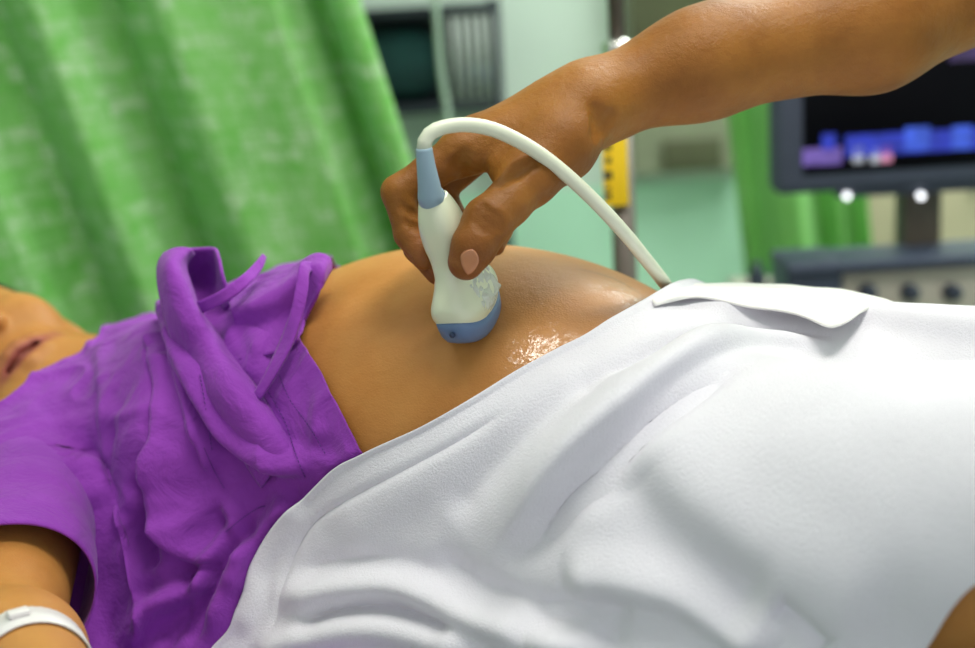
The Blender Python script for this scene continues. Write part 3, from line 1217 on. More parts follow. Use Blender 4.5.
# ---- gown
if DEBUG: print('TOP', np.round(top, 3), 'BOT', np.round(bot, 3))
G_OFF = 0.005
hem = uphi(torso_cover, [(322, 278), (306, 305), (299, 335), (309, 352), (322, 374), (337, 402), (352, 430), (366, 456), (380, 485), (392, 520), (400, 560), (400, 600)], G_OFF)
hem = [(-0.26, math.radians(-5)), (-0.235, math.radians(50))] + hem + [(hem[-1][0], math.radians(212))]
nk = uphi(torso_cover, [(94, 346), (50, 369), (5, 402), (-40, 430)], G_OFF)
if DEBUG: print('HEM', np.round(hem, 3), 'NECK', np.round(nk, 3))
neck = [(-0.46, math.radians(-5)), (-0.46, math.radians(45)), (-0.455, math.radians(80))] + nk + \
       [(-0.49, math.radians(170)), (-0.49, math.radians(212))]
GF = [
    ([(70, 470), (130, 500), (200, 535), (270, 530)], 0.020, 0.060, 0.070, 0, 0.35),
    ([(120, 425), (160, 440), (210, 455)], 0.008, 0.03, 0.03),
    ([(172, 298), (188, 345), (212, 392), (243, 432), (285, 455), (330, 462)], 0.020, 0.016, 0.010, 0.5),
    ([(160, 300), (174, 340), (196, 384), (216, 418), (238, 460), (272, 508)], -0.008, 0.006, 0.008),
    ([(205, 322), (235, 370), (264, 407), (302, 440), (350, 455)], -0.006, 0.008, 0.008),
    ([(172, 430), (176, 470), (183, 505), (204, 546), (236, 548)], 0.018, 0.016, 0.009, 0.6),
    ([(160, 470), (168, 505), (161, 535), (160, 580)], -0.024, 0.012, 0.012),
    ([(60, 450), (72, 490), (90, 545), (112, 602), (124, 650)], 0.018, 0.028, 0.010, -0.7),
    ([(70, 500), (84, 550), (98, 600), (110, 650)], -0.020, 0.008, 0.010),
    ([(235, 500), (205, 560), (185, 610), (165, 655)], -0.016, 0.010, 0.012),
    ([(262, 515), (236, 560), (212, 600), (188, 650)], -0.012, 0.010, 0.008),
    ([(300, 495), (268, 535), (240, 580), (212, 640)], 0.014, 0.012, 0.012),
    ([(125, 650), (148, 618), (172, 597), (222, 570)], 0.020, 0.010, 0.010, 0.5),
    ([(120, 630), (150, 598), (180, 580), (215, 560)], -0.010, 0.006, 0.008),
    ([(150, 338), (158, 380), (165, 425), (173, 455)], 0.008, 0.010, 0.003),
    ([(180, 352), (193, 395), (207, 432), (222, 478)], 0.009, 0.006, 0.006, 0.4),
    ([(225, 500), (240, 520), (252, 560), (246, 600)], 0.008, 0.010, 0.008),
    ([(40, 395), (70, 440), (118, 470), (150, 490)], -0.005, 0.010, 0.010),
    ([(120, 500), (132, 545), (138, 590), (140, 640)], 0.009, 0.012, 0.010, 0.4),
    ([(100, 350), (106, 395), (112, 440), (112, 480)], 0.004, 0.010, 0.006),
    ([(150, 345), (160, 390), (166, 430)], -0.004, 0.006, 0.006),
    ([(20, 400), (50, 420), (90, 424), (130, 410)], 0.004, 0.012, 0.012),
    ([(240, 310), (255, 330), (265, 360)], 0.006, 0.010, 0.010),
    ([(225, 300), (250, 300), (280, 310)], 0.006, 0.012, 0.012),
    ([(270, 290), (262, 320), (275, 350), (300, 385)], -0.005, 0.010, 0.010),
]
gown, GG = sheet('gown', torso_cover, neck, hem, 280, 240, G_OFF, GF, M_GOWN, patient, gown_crumple, 0.0015, 0.002, tuck=True)


def gp(px, py, off=0.0, d=None):
    """point on the gown (lifted by off towards the lens), or at depth d"""
    if d is not None:
        return P(px, py, d)
    return on_surf(torso_cover, px, py, G_OFF) - off * cam_dir(px, py)


def ribbon(name, rows, n, mat, parent, thick=0.002, m=None, wob=0.0):
    """rows: list of polylines (3-D) running along the cloth; lofted across"""
    R = np.array([crom(r, n) for r in rows])
    m = m or max(len(rows) * 5, 8)
    G = np.array([crom(R[:, j], m) for j in range(n)])          # n x m x 3
    V = G.reshape(-1, 3)
    if wob:
        V = V + CU * (wob * nz(V, 30.0, 2.0))[:, None] - CF * (wob * nz(V, 24.0, 9.0))[:, None]
    o = mesh_obj(name, V, grid_faces(n, m), mat, parent)
    md = o.modifiers.new('thick', 'SOLIDIFY')
    md.thickness = thick
    md.offset = 0
    return o


# rolled-up skirt of the gown, standing in a loop above the chest
D0 = float(proj(gp(172, 345))[2])
c0 = [gp(262, 486, .004), gp(228, 436, .006), gp(204, 402, .008), gp(182, 362, .010), gp(168, 325, d=D0 - .030), gp(160, 292, d=D0 - .02), gp(158, 268, d=D0 - .005), gp(164, 254, d=D0 + .01)]
c1 = [gp(275, 470, .016), gp(246, 428, .024), gp(222, 394, .028), gp(199, 352, .032), gp(182, 316, d=D0 - .052), gp(171, 284, d=D0 - .045), gp(168, 262, d=D0 - .03), gp(176, 250, d=D0 - .005)]
c2 = [gp(288, 458, .012), gp(262, 418, .020), gp(240, 386, .026), gp(216, 348, .030), gp(196, 310, d=D0 - .048), gp(183, 280, d=D0 - .040), gp(179, 262, d=D0 - .025), gp(190, 250, d=D0)]
c3 = [gp(296, 452, .0), gp(270, 410, .0), gp(248, 378, .0), gp(224, 345, .0), gp(202, 312, d=D0 - .018), gp(190, 284, d=D0 - .005), gp(186, 266, d=D0 + .01), gp(194, 252, d=D0 + .02)]
ribbon('rolled_skirt', [c0, c1, c2, c3], 70, M_GOWN, patient, 0.003, 24, 0.003)
b0 = [gp(164, 254, d=D0 + .01), gp(176, 250, d=D0 + .02), gp(195, 249, d=D0 + .035), gp(214, 247, d=D0 + .03), gp(219, 258, d=D0 + .01)]
b1 = [gp(172, 282, d=D0 + .01), gp(184, 282, d=D0 + .045), gp(200, 280, d=D0 + .06), gp(216, 276, d=D0 + .045), gp(223, 276, d=D0 + .0)]
b2 = [gp(178, 312, d=D0 + .00), gp(190, 318, d=D0 + .02), gp(206, 320, d=D0 + .03), gp(222, 312, d=D0 + .02), gp(232, 302, d=D0 + .0)]
ribbon('rolled_skirt', [b0, b1, b2], 40, M_GOWN, patient, 0.003, 24, 0.003)
# bunch at the far hem
D1 = float(proj(gp(300, 330))[2]) + 0.03
e0 = [gp(228, 300, d=D1 + .03), gp(248, 290, d=D1 + .03), gp(272, 277, d=D1 + .02), gp(296, 262, d=D1 + .01), gp(312, 254, d=D1), gp(328, 258, d=D1 - .01), gp(331, 272, d=D1 - .01)]
e1 = [gp(232, 312, d=D1 - .00), gp(252, 302, d=D1 - .012), gp(276, 292, d=D1 - .015), gp(296, 278, d=D1 - .02), gp(308, 272, d=D1 - .025), gp(320, 278, d=D1 - .035), gp(320, 290, d=D1 - .035)]
e2 = [gp(236, 335, .0), gp(256, 330, .003), gp(276, 322, .006), gp(292, 312, .008), gp(300, 310, .008), gp(306, 312, .006), gp(306, 316, .004)]
e3 = [gp(240, 360, .002), gp(258, 356, .003), gp(276, 350, .004), gp(288, 345, .004), gp(296, 342, .004), gp(299, 338, .004), gp(301, 332, .002)]
ribbon('gathered_hem', [e0, e1, e2, e3], 50, M_GOWN, patient, 0.003, 30, 0.006)
# ties
s0 = [gp(193, 303, d=D0 - .03), gp(218, 292, d=D0 - .04), gp(240, 276, d=D0 - .035), gp(255, 262, d=D0 - .01), gp(262, 254, d=D0 + .01)]
s1 = [gp(200, 314, d=D0 - .03), gp(226, 302, d=D0 - .04), gp(247, 286, d=D0 - .035), gp(261, 270, d=D0 - .01), gp(266, 258, d=D0 + .01)]
ribbon('tie_strap', [s0, s1], 30, M_GOWN, patient, 0.0025, 6, 0.001)
s0 = [gp(310, 262, d=D1 - .02), gp(300, 264, d=D1 - .035), gp(296, 285, d=D1 - .045), gp(291, 310, d=D1 - .05), gp(281, 340, .020), gp(266, 372, .016), gp(252, 397, .010)]
s1 = [gp(316, 272, d=D1 - .02), gp(309, 274, d=D1 - .035), gp(308, 290, d=D1 - .045), gp(303, 314, d=D1 - .05), gp(292, 345, .020), gp(276, 375, .016), gp(261, 399, .010)]
ribbon('tie_strap', [s0, s1], 44, M_GOWN, patient, 0.0025, 6, 0.001)
# sleeve round the near upper arm
ax0, ax1 = from_body(SH_R), from_body(EL_R)
arm_len = np.linalg.norm(ax1 - ax0)
av = unit(ax1 - ax0)
x_ = unit(np.cross(av, BZ))
y_ = np.cross(av, x_)
V = []
nr, nc = 40, 64
for i in range(nr):
    t = 0.02 + 0.85 * i / (nr - 1)
    for k in range(nc):
        a = 2 * PI * k / nc
        p = ax0 + av * (t * arm_len + 0.016 * math.sin(a * 1 + 0.6) * (i / nr))
        r = 0.060 + 0.0065 * min(1, 2 * i / nr) + 0.002 * (i / nr) + 0.0035 * math.sin(3 * a + 4 * t) + 0.003 * mnoise.noise(Vector(p) * 30)
        V.append(p + r * (math.cos(a) * x_ + math.sin(a) * y_))
sl = mesh_obj('sleeve', V, grid_faces(nr, nc, True), M_GOWN, patient)
md = sl.modifiers.new('thick', 'SOLIDIFY')
md.thickness = 0.0018
# stitched seams


def seam(pix, off=0.0012):
    """dashed stitch line following the finished cloth"""
    mb = MB()
    pts = crom(np.array(pix, float), len(pix) * 10)
    w = []
    Vg = GG.reshape(-1, 3)
    pj = proj(Vg)
    for x, y in pts:
        d = (pj[:, 0] - x) ** 2 + (pj[:, 1] - y) ** 2
        near = np.argsort(d)[:40]
        near = near[d[near] < 40]
        if len(near) == 0:
            continue
        # nearest sheet point that is in front
        k = near[np.argmin(pj[near, 2])]
        wts = 1 / (d[near] + 0.3)
        fr = near[pj[near, 2] < pj[k, 2] + 0.02]
        wts = 1 / (d[fr] + 0.3)
        dep = (pj[fr, 2] * wts).sum() / wts.sum()
        w.append(P(x, y, dep - 0.003 - off))
    w = crom(np.array(w), len(w) * 2)
    for i in range(0, len(w) - 2, 3):
        mb.tube(w[i:i + 3], 0.0004, 6)
    return mb.build('seam_stitching', M_SEAM, gown, True)


seam([(279, 375), (290, 400), (308, 425), (326, 455)])
seam([(264, 385), (284, 420), (296, 455), (306, 480)])
seam([(200, 375), (206, 410), (212, 450)])
seam([(204, 448), (214, 470), (224, 488)])
seam([(226, 532), (240, 520), (258, 508), (266, 506)])

# smooth cloth folded over the upper edge of the towel
def tpnt(px, py, off):
    return on_surf(towel_cover, px, py, T_OFF + off)


f0 = [tpnt(x, y, o) for x, y, o in ((652, 300, .002), (672, 292, .004), (694, 284, .004), (740, 284, .006), (790, 286, .006), (838, 290, .006), (874, 296, .004), (897, 302, .002))]
f1 = [tpnt(x, y, o) for x, y, o in ((653, 303, .004), (676, 297, .008), (698, 290, .010), (742, 295, .012), (791, 300, .014), (838, 304, .014), (872, 303, .010), (896, 306, .003))]
f2 = [tpnt(x, y, o) for x, y, o in ((655, 306, .003), (680, 301, .006), (702, 298, .010), (744, 306, .012), (793, 313, .016), (832, 327, .022), (866, 312, .010), (893, 310, .004))]
linen = ribbon('folded_cloth', [f0, f1, f2], 70, M_LINEN, None, 0.0018, 24, 0.0015)
tag(linen, 'smooth white cloth folded over the upper edge of the terry towel', 'cloth')

# white wrist band
mb = MB()
wa = from_body(EL_R + 0.48 * (WR_R - EL_R))
fa = unit(from_body(WR_R) - from_body(EL_R))
bx_, by_ = unit(np.cross(fa, BZ)), None
by_ = np.cross(fa, bx_)
V = []
for zz, rr in ((-0.017, .0430), (-0.0165, .0440), (0.0165, .0410), (0.017, .0400), (0.0165, .0396), (-0.0165, .0422)):
    for k in range(48):
        a = 2 * PI * k / 48
        V.append(wa + fa * zz + rr * (math.cos(a) * bx_ + math.sin(a) * by_))
F_ = grid_faces(6, 48, True) + [(5 * 48 + k, 5 * 48 + (k + 1) % 48, (k + 1) % 48, k) for k in range(48)]
wb = empty('wristband', wa, 'white plastic identity band around the wrist by the purple sleeve', 'wristband')
mesh_obj('band', V, F_, plain('white_plastic', s2l(225, 222, 222), 0.35, var=0.03), wb)
mb.box(wa + 0.044 * by_ * (1 if by_[2] > 0 else -1), (0.014, 0.012, 0.004), 0, 0.0012, Matrix(np.stack([bx_, fa, by_], 1).tolist()))
mb.build('clasp', plain('white_clasp', s2l(235, 230, 230), 0.3, var=0.02), wb)

# ------------------------------------------------------------------ room shell
def PY(px, py, Y):
    d = cam_dir(px, py)
    return CAM + d * ((Y - CAM[1]) / d[1])


WALL_Y = 2.35
DADO_Z = float(PY(690, 180, WALL_Y)[2])
X0, X1, YF, ZC = -2.3, 2.5, -2.6, 2.75


def wall_mat():
    t = NT('two_tone_paint')
    geo = t.n('ShaderNodeNewGeometry')
    sep = t.n('ShaderNodeSeparateXYZ')
    t.l(geo.outputs['Position'], sep.inputs[0])
    up = t.math('GREATER_THAN', sep.outputs[2], DADO_Z)
    n = t.noise(3, 4)
    a = t.ramp(n, [(0.3, s2l(178, 226, 198)), (0.7, s2l(186, 232, 206))])
    b = t.ramp(n, [(0.3, s2l(196, 214, 202)), (0.7, s2l(206, 222, 211))])
    t.base(t.mix(up, a, b))
    t.set(Roughness=0.6)
    t.bump(t.noise(180), 0.08, 0.001)
    return t.m


M_WALL = wall_mat()


def struct(name, c, size, mat):
    o = MB().box(c, size).build(name, mat)
    return tag(o, kind='structure')


t = NT('vinyl_floor')
t.base(t.ramp(t.noise(30, 6, 0.7), [(0.35, s2l(150, 158, 148)), (0.65, s2l(172, 178, 168))]))
t.set(Roughness=0.4)
cx, cy = (X0 + X1) / 2, (YF + WALL_Y) / 2
struct('floor', (cx, cy, -0.05), (X1 - X0 + 0.2, WALL_Y - YF + 0.2, 0.1), t.m)
struct('ceiling', (cx, cy, ZC + 0.05), (X1 - X0 + 0.2, WALL_Y - YF + 0.2, 0.1), plain('ceiling_paint', s2l(225, 228, 222), 0.8, var=0.03))
struct('wall_back', (cx, WALL_Y + 0.05, ZC / 2), (X1 - X0, 0.1, ZC), M_WALL)
struct('wall_left', (X0 - 0.05, cy, ZC / 2), (0.1, WALL_Y - YF, ZC), M_WALL)
struct('wall_right', (X1 + 0.05, cy, ZC / 2), (0.1, WALL_Y - YF, ZC), M_WALL)
struct('baseboard_back', (cx, WALL_Y - 0.006, 0.05), (X1 - X0, 0.012, 0.10), plain('grey_vinyl', s2l(110, 125, 120), 0.5))

def vbox(px0, py0, px1, py1, Y, depth, bev=0.0, name='', mat=None, parent=None, dz=0.0):
    """upright box whose front face fills the photo rectangle at distance Y"""
    a, b_ = PY(px0, (py0 + py1) / 2, Y), PY(px1, (py0 + py1) / 2, Y)
    z1, z0 = PY((px0 + px1) / 2, py0, Y)[2], PY((px0 + px1) / 2, py1, Y)[2]
    return MB().box(((a[0] + b_[0]) / 2, Y + depth / 2, (z0 + z1) / 2 + dz), (b_[0] - a[0], depth, z1 - z0), bev=bev).build(name, mat, parent)



# ------------------------------------------------------------------ examination bed and pillow (under the patient)
M_STEEL = plain('brushed_steel', s2l(150, 150, 146), 0.35, 0.9, var=0.06)
M_VINYL = plain('dark_green_vinyl', s2l(46, 74, 66), 0.45, var=0.1)
RB = Matrix(np.stack([BU, BWv, BZ], 1).tolist())
bed = empty('examination_bed', (*B(0.1, 0, 0)[:2], 0.0), 'padded examination bed carrying the woman in the purple gown', 'bed')
MB().box(B(0.12, 0.06, -0.05), (2.05, 0.78, 0.10), rot=RB, bev=0.02).build('mattress', M_VINYL, bed)
MB().box(B(0.12, 0.06, -0.135), (1.98, 0.70, 0.07), rot=RB, bev=0.008).build('bed_frame', M_STEEL, bed)
for su in (-0.78, 1.02):
    for sw in (-0.24, 0.36):
        b_ = B(su, sw, -0.17)
        MB().tube([b_, (b_[0], b_[1], 0.0)], 0.025, 16).build('leg', M_STEEL, bed)
pq = from_body(HEAD_O)
pl = []
nu_, nv_ = 40, 30
for j in range(nv_):
    for i in range(nu_):
        a, b_ = 2 * i / (nu_ - 1) - 1, 2 * j / (nv_ - 1) - 1
        pl.append((a, b_))
Vp, Fp = [], []
for sgn in (1, -1):
    for a, b_ in pl:
        e = max(0.0, (1 - a ** 4) * (1 - b_ ** 4)) ** 0.5
        dent = 0.035 * math.exp(-((a * 0.2 + 0.0) ** 2 + (b_ * 0.28) ** 2) / 0.008)
        hgt = 0.052 + sgn * (0.052 * e) - (dent * e if sgn > 0 else 0)
        Vp.append(B(HEAD_O[0] - 0.03 + a * 0.17, b_ * 0.25 + 0.05, hgt + 0.001))
nG = nu_ * nv_
Fp = grid_faces(nv_, nu_) + [tuple(i + nG for i in reversed(q)) for q in grid_faces(nv_, nu_)]
pil = mesh_obj('pillow', Vp, Fp, cloth_mat('pale_green_cotton', s2l(150, 190, 160), s2l(165, 205, 175), 800, 0.15))
bmx = bmesh.new(); bmx.from_mesh(pil.data); bmesh.ops.remove_doubles(bmx, verts=bmx.verts, dist=0.0008); bmx.to_mesh(pil.data); bmx.free()
tag(pil, 'pale green pillow under the head of the woman in the gown', 'pillow')


# ------------------------------------------------------------------ curtains
def curtain_mat(name, deep, mid, pale, amt):
    t = NT(name)
    at = t.n('ShaderNodeAttribute', attribute_name='uvw', attribute_type='GEOMETRY')
    mp = t.n('ShaderNodeMapping')
    mp.inputs['Scale'].default_value = (1, 1, 1)
    t.l(at.outputs['Vector'], mp.inputs[0])
    br = t.n('ShaderNodeTexBrick')
    br.inputs['Scale'].default_value = 14.0
    br.inputs['Color1'].default_value = (1, 1, 1, 1)
    br.inputs['Color2'].default_value = (0.25, 0.25, 0.25, 1)
    br.inputs['Mortar'].default_value = (0.0, 0.0, 0.0, 1)
    br.inputs['Mortar Size'].default_value = 0.035
    br.inputs['Mortar Smooth'].default_value = 0.8
    br.inputs['Brick Width'].default_value = 0.55
    br.inputs['Row Height'].default_value = 0.42
    t.l(mp.outputs[0], br.inputs['Vector'])
    n = t.noise(7, 5, 0.65, mp.outputs[0])
    base = t.ramp(n, [(0.3, deep), (0.7, mid)])
    n2 = t.ramp(t.noise(34, 4, 0.7, mp.outputs[0]), [(0.35, (0, 0, 0, 1)), (0.75, (1, 1, 1, 1))])
    f = t.math('MULTIPLY', t.math('MULTIPLY', br.outputs[0], n2), amt)
    t.base(t.mix(f, base, pale))
    t.set(Roughness=0.75, Sheen_Weight=0.2)
    tr = t.n('ShaderNodeBsdfTranslucent')
    tr.inputs[0].default_value = mid
    ms = t.n('ShaderNodeMixShader')
    ms.inputs[0].default_value = 0.25
    out = [q for q in t.t.nodes if q.type == 'OUTPUT_MATERIAL'][0]
    t.l(t.b.outputs[0], ms.inputs[1])
    t.l(tr.outputs[0], ms.inputs[2])
    t.l(ms.outputs[0], out.inputs[0])
    return t.m


def curtain(name, cols_px, prof, ytop, ztop, zbot, lean, depth, skew, mat, label, n=260, nz_=60, waves=0.0):
    """hanging cloth: cols at photo row ytop, leaning sideways by `lean` metres per metre of drop"""
    xs_ = np.linspace(cols_px[0], cols_px[-1], n)
    dep = np.interp(xs_, prof[0], prof[1])
    k = np.ones(9) / 9
    dep = np.convolve(np.pad(dep, 4, mode='edge'), k, 'valid')
    pts = np.array([P(x, ytop, depth + skew * (x - cols_px[-1]) / 100) for x in xs_])
    zz = np.linspace(ztop, zbot, nz_)
    V, UV = [], []
    for z in zz:
        for i in range(n):
            p = pts[i].copy()
            s = p[2] - z
            p[0] += lean * s
            p[2] = z
            amp = 1.35 + 0.25 * (ztop - z) / (ztop - zbot)
            p[1] -= dep[i] * amp + waves * math.sin(i * 0.35 + z * 1.5)
            V.append(p)
            UV.append((xs_[i] / 975.0 * 1.6 + 3, z, 0))
    o = mesh_obj(name, V, grid_faces(nz_, n), mat)
    a = o.data.attributes.new('uvw', 'FLOAT_VECTOR', 'POINT')
    a.data.foreach_set('vector', np.array(UV, np.float32).ravel())
    md = o.modifiers.new('thick', 'SOLIDIFY')
    md.thickness = 0.002
    tag(o, label, 'curtain')
    return o


M_CUR = curtain_mat('green_curtain_print', s2l(104, 190, 70), s2l(138, 212, 108), s2l(222, 240, 212), 1.0)
curtain('curtain', [-260, 396], ([-260, -200, -130, -60, -10, 25, 60, 92, 112, 132, 160, 200, 255, 320, 338, 350, 366, 380, 396],
                                [0.0, 0.06, 0.0, 0.06, 0.06, -0.02, 0.03, 0.06, 0.03, -0.075, -0.02, 0.03, 0.02, 0.035, -0.02, -0.09, 0.01, 0.045, 0.03]),
        105, 2.3, 0.25, 0.245, 2.12, 0.03, M_CUR, 'long bright green curtain with pale print, slanting down behind the woman')
M_CUR2 = curtain_mat('green_curtain_plain', s2l(134, 206, 104), s2l(156, 222, 132), s2l(150, 215, 140), 0.3)
curtain('curtain', [736, 862], ([736, 745, 757, 770, 790, 803, 820, 835, 850, 862], [0.0, -0.03, -0.02, 0.04, 0.05, 0.02, -0.03, 0.02, -0.02, 0.03]),
        190, 2.3, 0.3, 0.10, 2.75, 0.0, M_CUR2, 'narrow green curtain hanging behind the ultrasound monitor', n=120)

# ------------------------------------------------------------------ drip stand with yellow label
DP = 1.72
M_POLE = plain('stand_metal', s2l(112, 104, 98), 0.4, 0.55, var=0.06)
pb = P(628, 275, DP)
pt = P(614, 20, DP)
pxy = (pb[:2] + pt[:2]) / 2
stand = empty('drip_stand', (*pxy, 0), 'grey metal drip stand pole with yellow sticker behind the forearm', 'drip stand')
zc = float(P(616, 47, DP)[2])
MB().tube([(*pxy, 0.10), (*pxy, zc)], 0.0155, 20).build('outer_pole', M_POLE, stand, True)
MB().tube([(*pxy, zc), (*pxy, 2.05)], 0.0105, 20).build('inner_pole', M_POLE, stand, True)
mb = MB()
mb.lathe((*pxy, zc - 0.012), [(0.012, 0), (0.020, 0.004), (0.020, 0.018), (0.012, 0.024)], 24)
mb.build('collar', plain('chrome', s2l(215, 215, 212), 0.15, 0.9, var=0.02), stand, True)
mb = MB()
mb.lathe((pxy[0] + 0.018, pxy[1] - 0.012, zc), [(0.006, 0), (0.007, 0.012), (0.014, 0.014), (0.014, 0.026), (0.009, 0.031)], 16, (0.8, -0.6, 0))
mb.build('clamp_knob', bpy.data.materials['chrome'], stand, True)
for k in range(5):
    a = 2 * PI * k / 5 + 0.3
    e = (pxy[0] + 0.28 * math.cos(a), pxy[1] + 0.28 * math.sin(a), 0.06)
    lg = MB().tube([(*pxy, 0.11), e], 0.012, 12).build('leg', M_POLE, stand, True)
    MB().lathe((e[0] - 0.0, e[1], 0.03), [(0.012, -0.012), (0.03, -0.011), (0.03, 0.011), (0.012, 0.012)], 16, (math.sin(a), -math.cos(a), 0)).build('caster', plain('black_rubber', (0.02, 0.02, 0.02, 1), 0.6), lg, True)
for sx in (-1, 1):
    MB().tube(crom([(*pxy, 2.03), (pxy[0] + sx * 0.06, pxy[1], 2.03), (pxy[0] + sx * 0.09, pxy[1], 2.05), (pxy[0] + sx * 0.10, pxy[1], 2.08)], 12), 0.004, 10).build('hook', M_POLE, stand, True)
# flat yellow tag clipped to the near side of the pole
TY = pxy[1] - 0.022
st = vbox(603, 136, 628, 206, TY, 0.003, 0.0008, 'sticker', plain('yellow_vinyl', s2l(252, 212, 24), 0.5, var=0.04), stand)
tag(st, 'yellow sticker with black marks')
M_INK = plain('black_ink', (0.02, 0.02, 0.02, 1), 0.5)
for q in ((604, 142, 611, 151), (606, 157, 611, 164), (604, 171, 612, 180), (605, 187, 611, 190), (604, 193, 611, 199)):
    vbox(*q, TY - 0.0006, 0.001, 0, 'printed_mark', M_INK, st)

# ------------------------------------------------------------------ storage rack with bag, hanging tube
RY = 2.20
M_DARK = plain('dark_navy', s2l(22, 34, 44), 0.6, var=0.2)
M_TEAL = plain('dark_teal_fabric', s2l(12, 62, 62), 0.8, var=0.35, nscale=9)
M_BLUE = plain('dark_blue_fabric', s2l(20, 46, 78), 0.8, var=0.3)
M_BAR = plain('pale_grey_paint', s2l(168, 176, 172), 0.5, var=0.04)
ra, rb_ = PY(366, -60, RY), PY(500, 108, RY)
zt_, zb_ = 1.55, float(PY(440, 100, RY)[2])
xl, xr = float(PY(330, 60, RY)[0]), float(PY(497, 60, RY)[0])
RYB = 0
rk = empty('storage_rack', ((xl + xr) / 2, RY, 0), 'dark wheeled storage rack with pale vertical bars against the back wall', 'rack')
zsh = float(PY(440, 104, RY)[2])
ztop_ = float(PY(440, 10, RY)[2])
MB().box(((xl + xr) / 2, RY + 0.13, (ztop_ + zsh) / 2), (xr - xl, 0.012, ztop_ - zsh + 0.02)).build('back_panel', M_DARK, rk)
for x in (xl, xr):
    for y in (RY - 0.12, RY + 0.12):
        MB().tube([(x, y, 0.0), (x, y, ztop_ + 0.02)], 0.011, 12).build('post', M_DARK, rk, True)
for z in (zsh, ztop_, 0.25):
    MB().box(((xl + xr) / 2, RY, z), (xr - xl, 0.26, 0.022), bev=0.004).build('shelf', M_DARK, rk)
for k in range(5):
    x = float(PY(455 + 9 * k, 60, RY)[0])
    MB().tube([(x, RY - 0.12, zsh), (x, RY - 0.12, ztop_)], 0.0075, 10).build('bar', M_BAR, rk, True)
bgx = float(PY(402, 60, RY)[0])


def bag(name, c, size, mat, label):
    bm = bmesh.new()
    bmesh.ops.create_cube(bm, size=1)
    bmesh.ops.subdivide_edges(bm, edges=list(bm.edges), cuts=7, use_grid_fill=True)
    V = []
    for v in bm.verts:
        p = np.array(v.co) * 2
        rr = (abs(p[0]) ** 4 + abs(p[1]) ** 4 + abs(p[2]) ** 4) ** 0.25
        q = p / max(rr, 1e-6) * max(abs(p))
        q = q * (1 - 0.12 * max(0, p[2])) + 0.05 * np.array(mnoise.noise_vector(Vector(q * 1.7)))
        V.append(np.array(c) + q * np.array(size) / 2)
    f = [tuple(w.index for w in fc.verts) for fc in bm.faces]
    bm.free()
    return tag(mesh_obj(name, V, f, mat), label, name.split('_')[-1])


bag('bag', (bgx, RY - 0.02, zsh + 0.105), (0.17, 0.16, 0.17), M_TEAL, 'dark teal bag standing on the shelf of the dark rack')
bag('cloth_bundle', (bgx + 0.165, RY + 0.00, zsh + 0.052), (0.12, 0.14, 0.07), M_BLUE, 'low dark blue bundle on the dark rack beside the teal bag')
DTU = 2.45
mb = MB()
mb.tube(crom([P(425, -130, DTU), P(432, -40, DTU), P(437, 20, DTU), P(441, 70, DTU), P(448, 118, DTU), P(453, 180, DTU), P(452, 260, DTU), P(448, 340, DTU)], 60), 0.0065, 12)
tube = mb.build('hanging_tube', plain('clear_pale_tubing', s2l(150, 172, 156), 0.35, var=0.05), None, True)
tag(tube, 'pale grey-green tube hanging in front of the dark rack', 'tube')

# ------------------------------------------------------------------ wall cabinet behind the forearm
CY_ = 2.285
c0_, c1_ = PY(632, 172, CY_), PY(744, 172, CY_)
cz0, cz1 = float(PY(690, 172, CY_)[2]), 1.62
M_OLIVE = plain('olive_grey_laminate', s2l(152, 156, 132), 0.55, var=0.06)
M_OLD = plain('dark_olive_panel', s2l(88, 90, 66), 0.5, var=0.12)
cab = empty('wall_cabinet', ((c0_[0] + c1_[0]) / 2, WALL_Y, cz0), 'olive-grey wall cabinet with dark panel, seen below the forearm', 'cabinet')
cwx = c1_[0] - c0_[0]
cxm = (c0_[0] + c1_[0]) / 2
MB().box((cxm, (CY_ + WALL_Y) / 2, (cz0 + cz1) / 2), (cwx, WALL_Y - CY_ - 0.002, cz1 - cz0), bev=0.006).build('carcass', M_OLIVE, cab)
MB().box((cxm + 0.01, CY_ - 0.008, cz0 + 0.045), (cwx * 0.52, 0.012, 0.075), bev=0.003).build('drawer', M_OLD, cab)
dr_ = MB().box((cxm, CY_ - 0.008, (cz0 + 0.26 + cz1) / 2), (cwx * 0.94, 0.014, cz1 - cz0 - 0.29), bev=0.003).build('door', M_OLD, cab)
MB().box((cxm + cwx * 0.38, CY_ - 0.022, cz0 + 0.36), (0.012, 0.014, 0.09), bev=0.003).build('handle', M_STEEL, dr_)

# ------------------------------------------------------------------ ultrasound machine
MD = 2.15
M_BEZ = plain('slate_plastic', s2l(70, 76, 96), 0.5, var=0.05)
M_SLATE = plain('dark_slate_plastic', s2l(62, 70, 92), 0.5, var=0.05)
M_PANEL = plain('warm_grey_plastic', s2l(190, 184, 172), 0.5, var=0.04)
M_BLK = plain('black_glass', (0.002, 0.002, 0.004, 1), 0.3, var=0.0)
M_BLK.node_tree.nodes['Principled BSDF'].inputs['Specular IOR Level'].default_value = 0.08
M_NECK = plain('dark_brown_plastic', s2l(84, 76, 66), 0.5)


def emit(name, col, s):
    t = NT(name)
    t.b.inputs['Base Color'].default_value = (0.01, 0.01, 0.01, 1)
    e = t.ramp(t.noise(45, 3), [(0.3, tuple(c * 0.55 for c in col[:3]) + (1,)), (0.7, col)])
    t.l(e, t.b.inputs['Emission Color'])
    t.set(Emission_Strength=s)
    return t.m


def quadplane(px0, py0, px1, py1, d):
    """thin box facing the lens direction, upright, at depth d (metres)"""
    a, b_ = P(px0, (py0 + py1) / 2, d), P(px1, (py0 + py1) / 2, d)
    c = (P(px0, py0, d) + P(px1, py1, d)) / 2
    w = (px1 - px0) / FPX * d
    h = (py1 - py0) / FPX * d
    return c, w, h


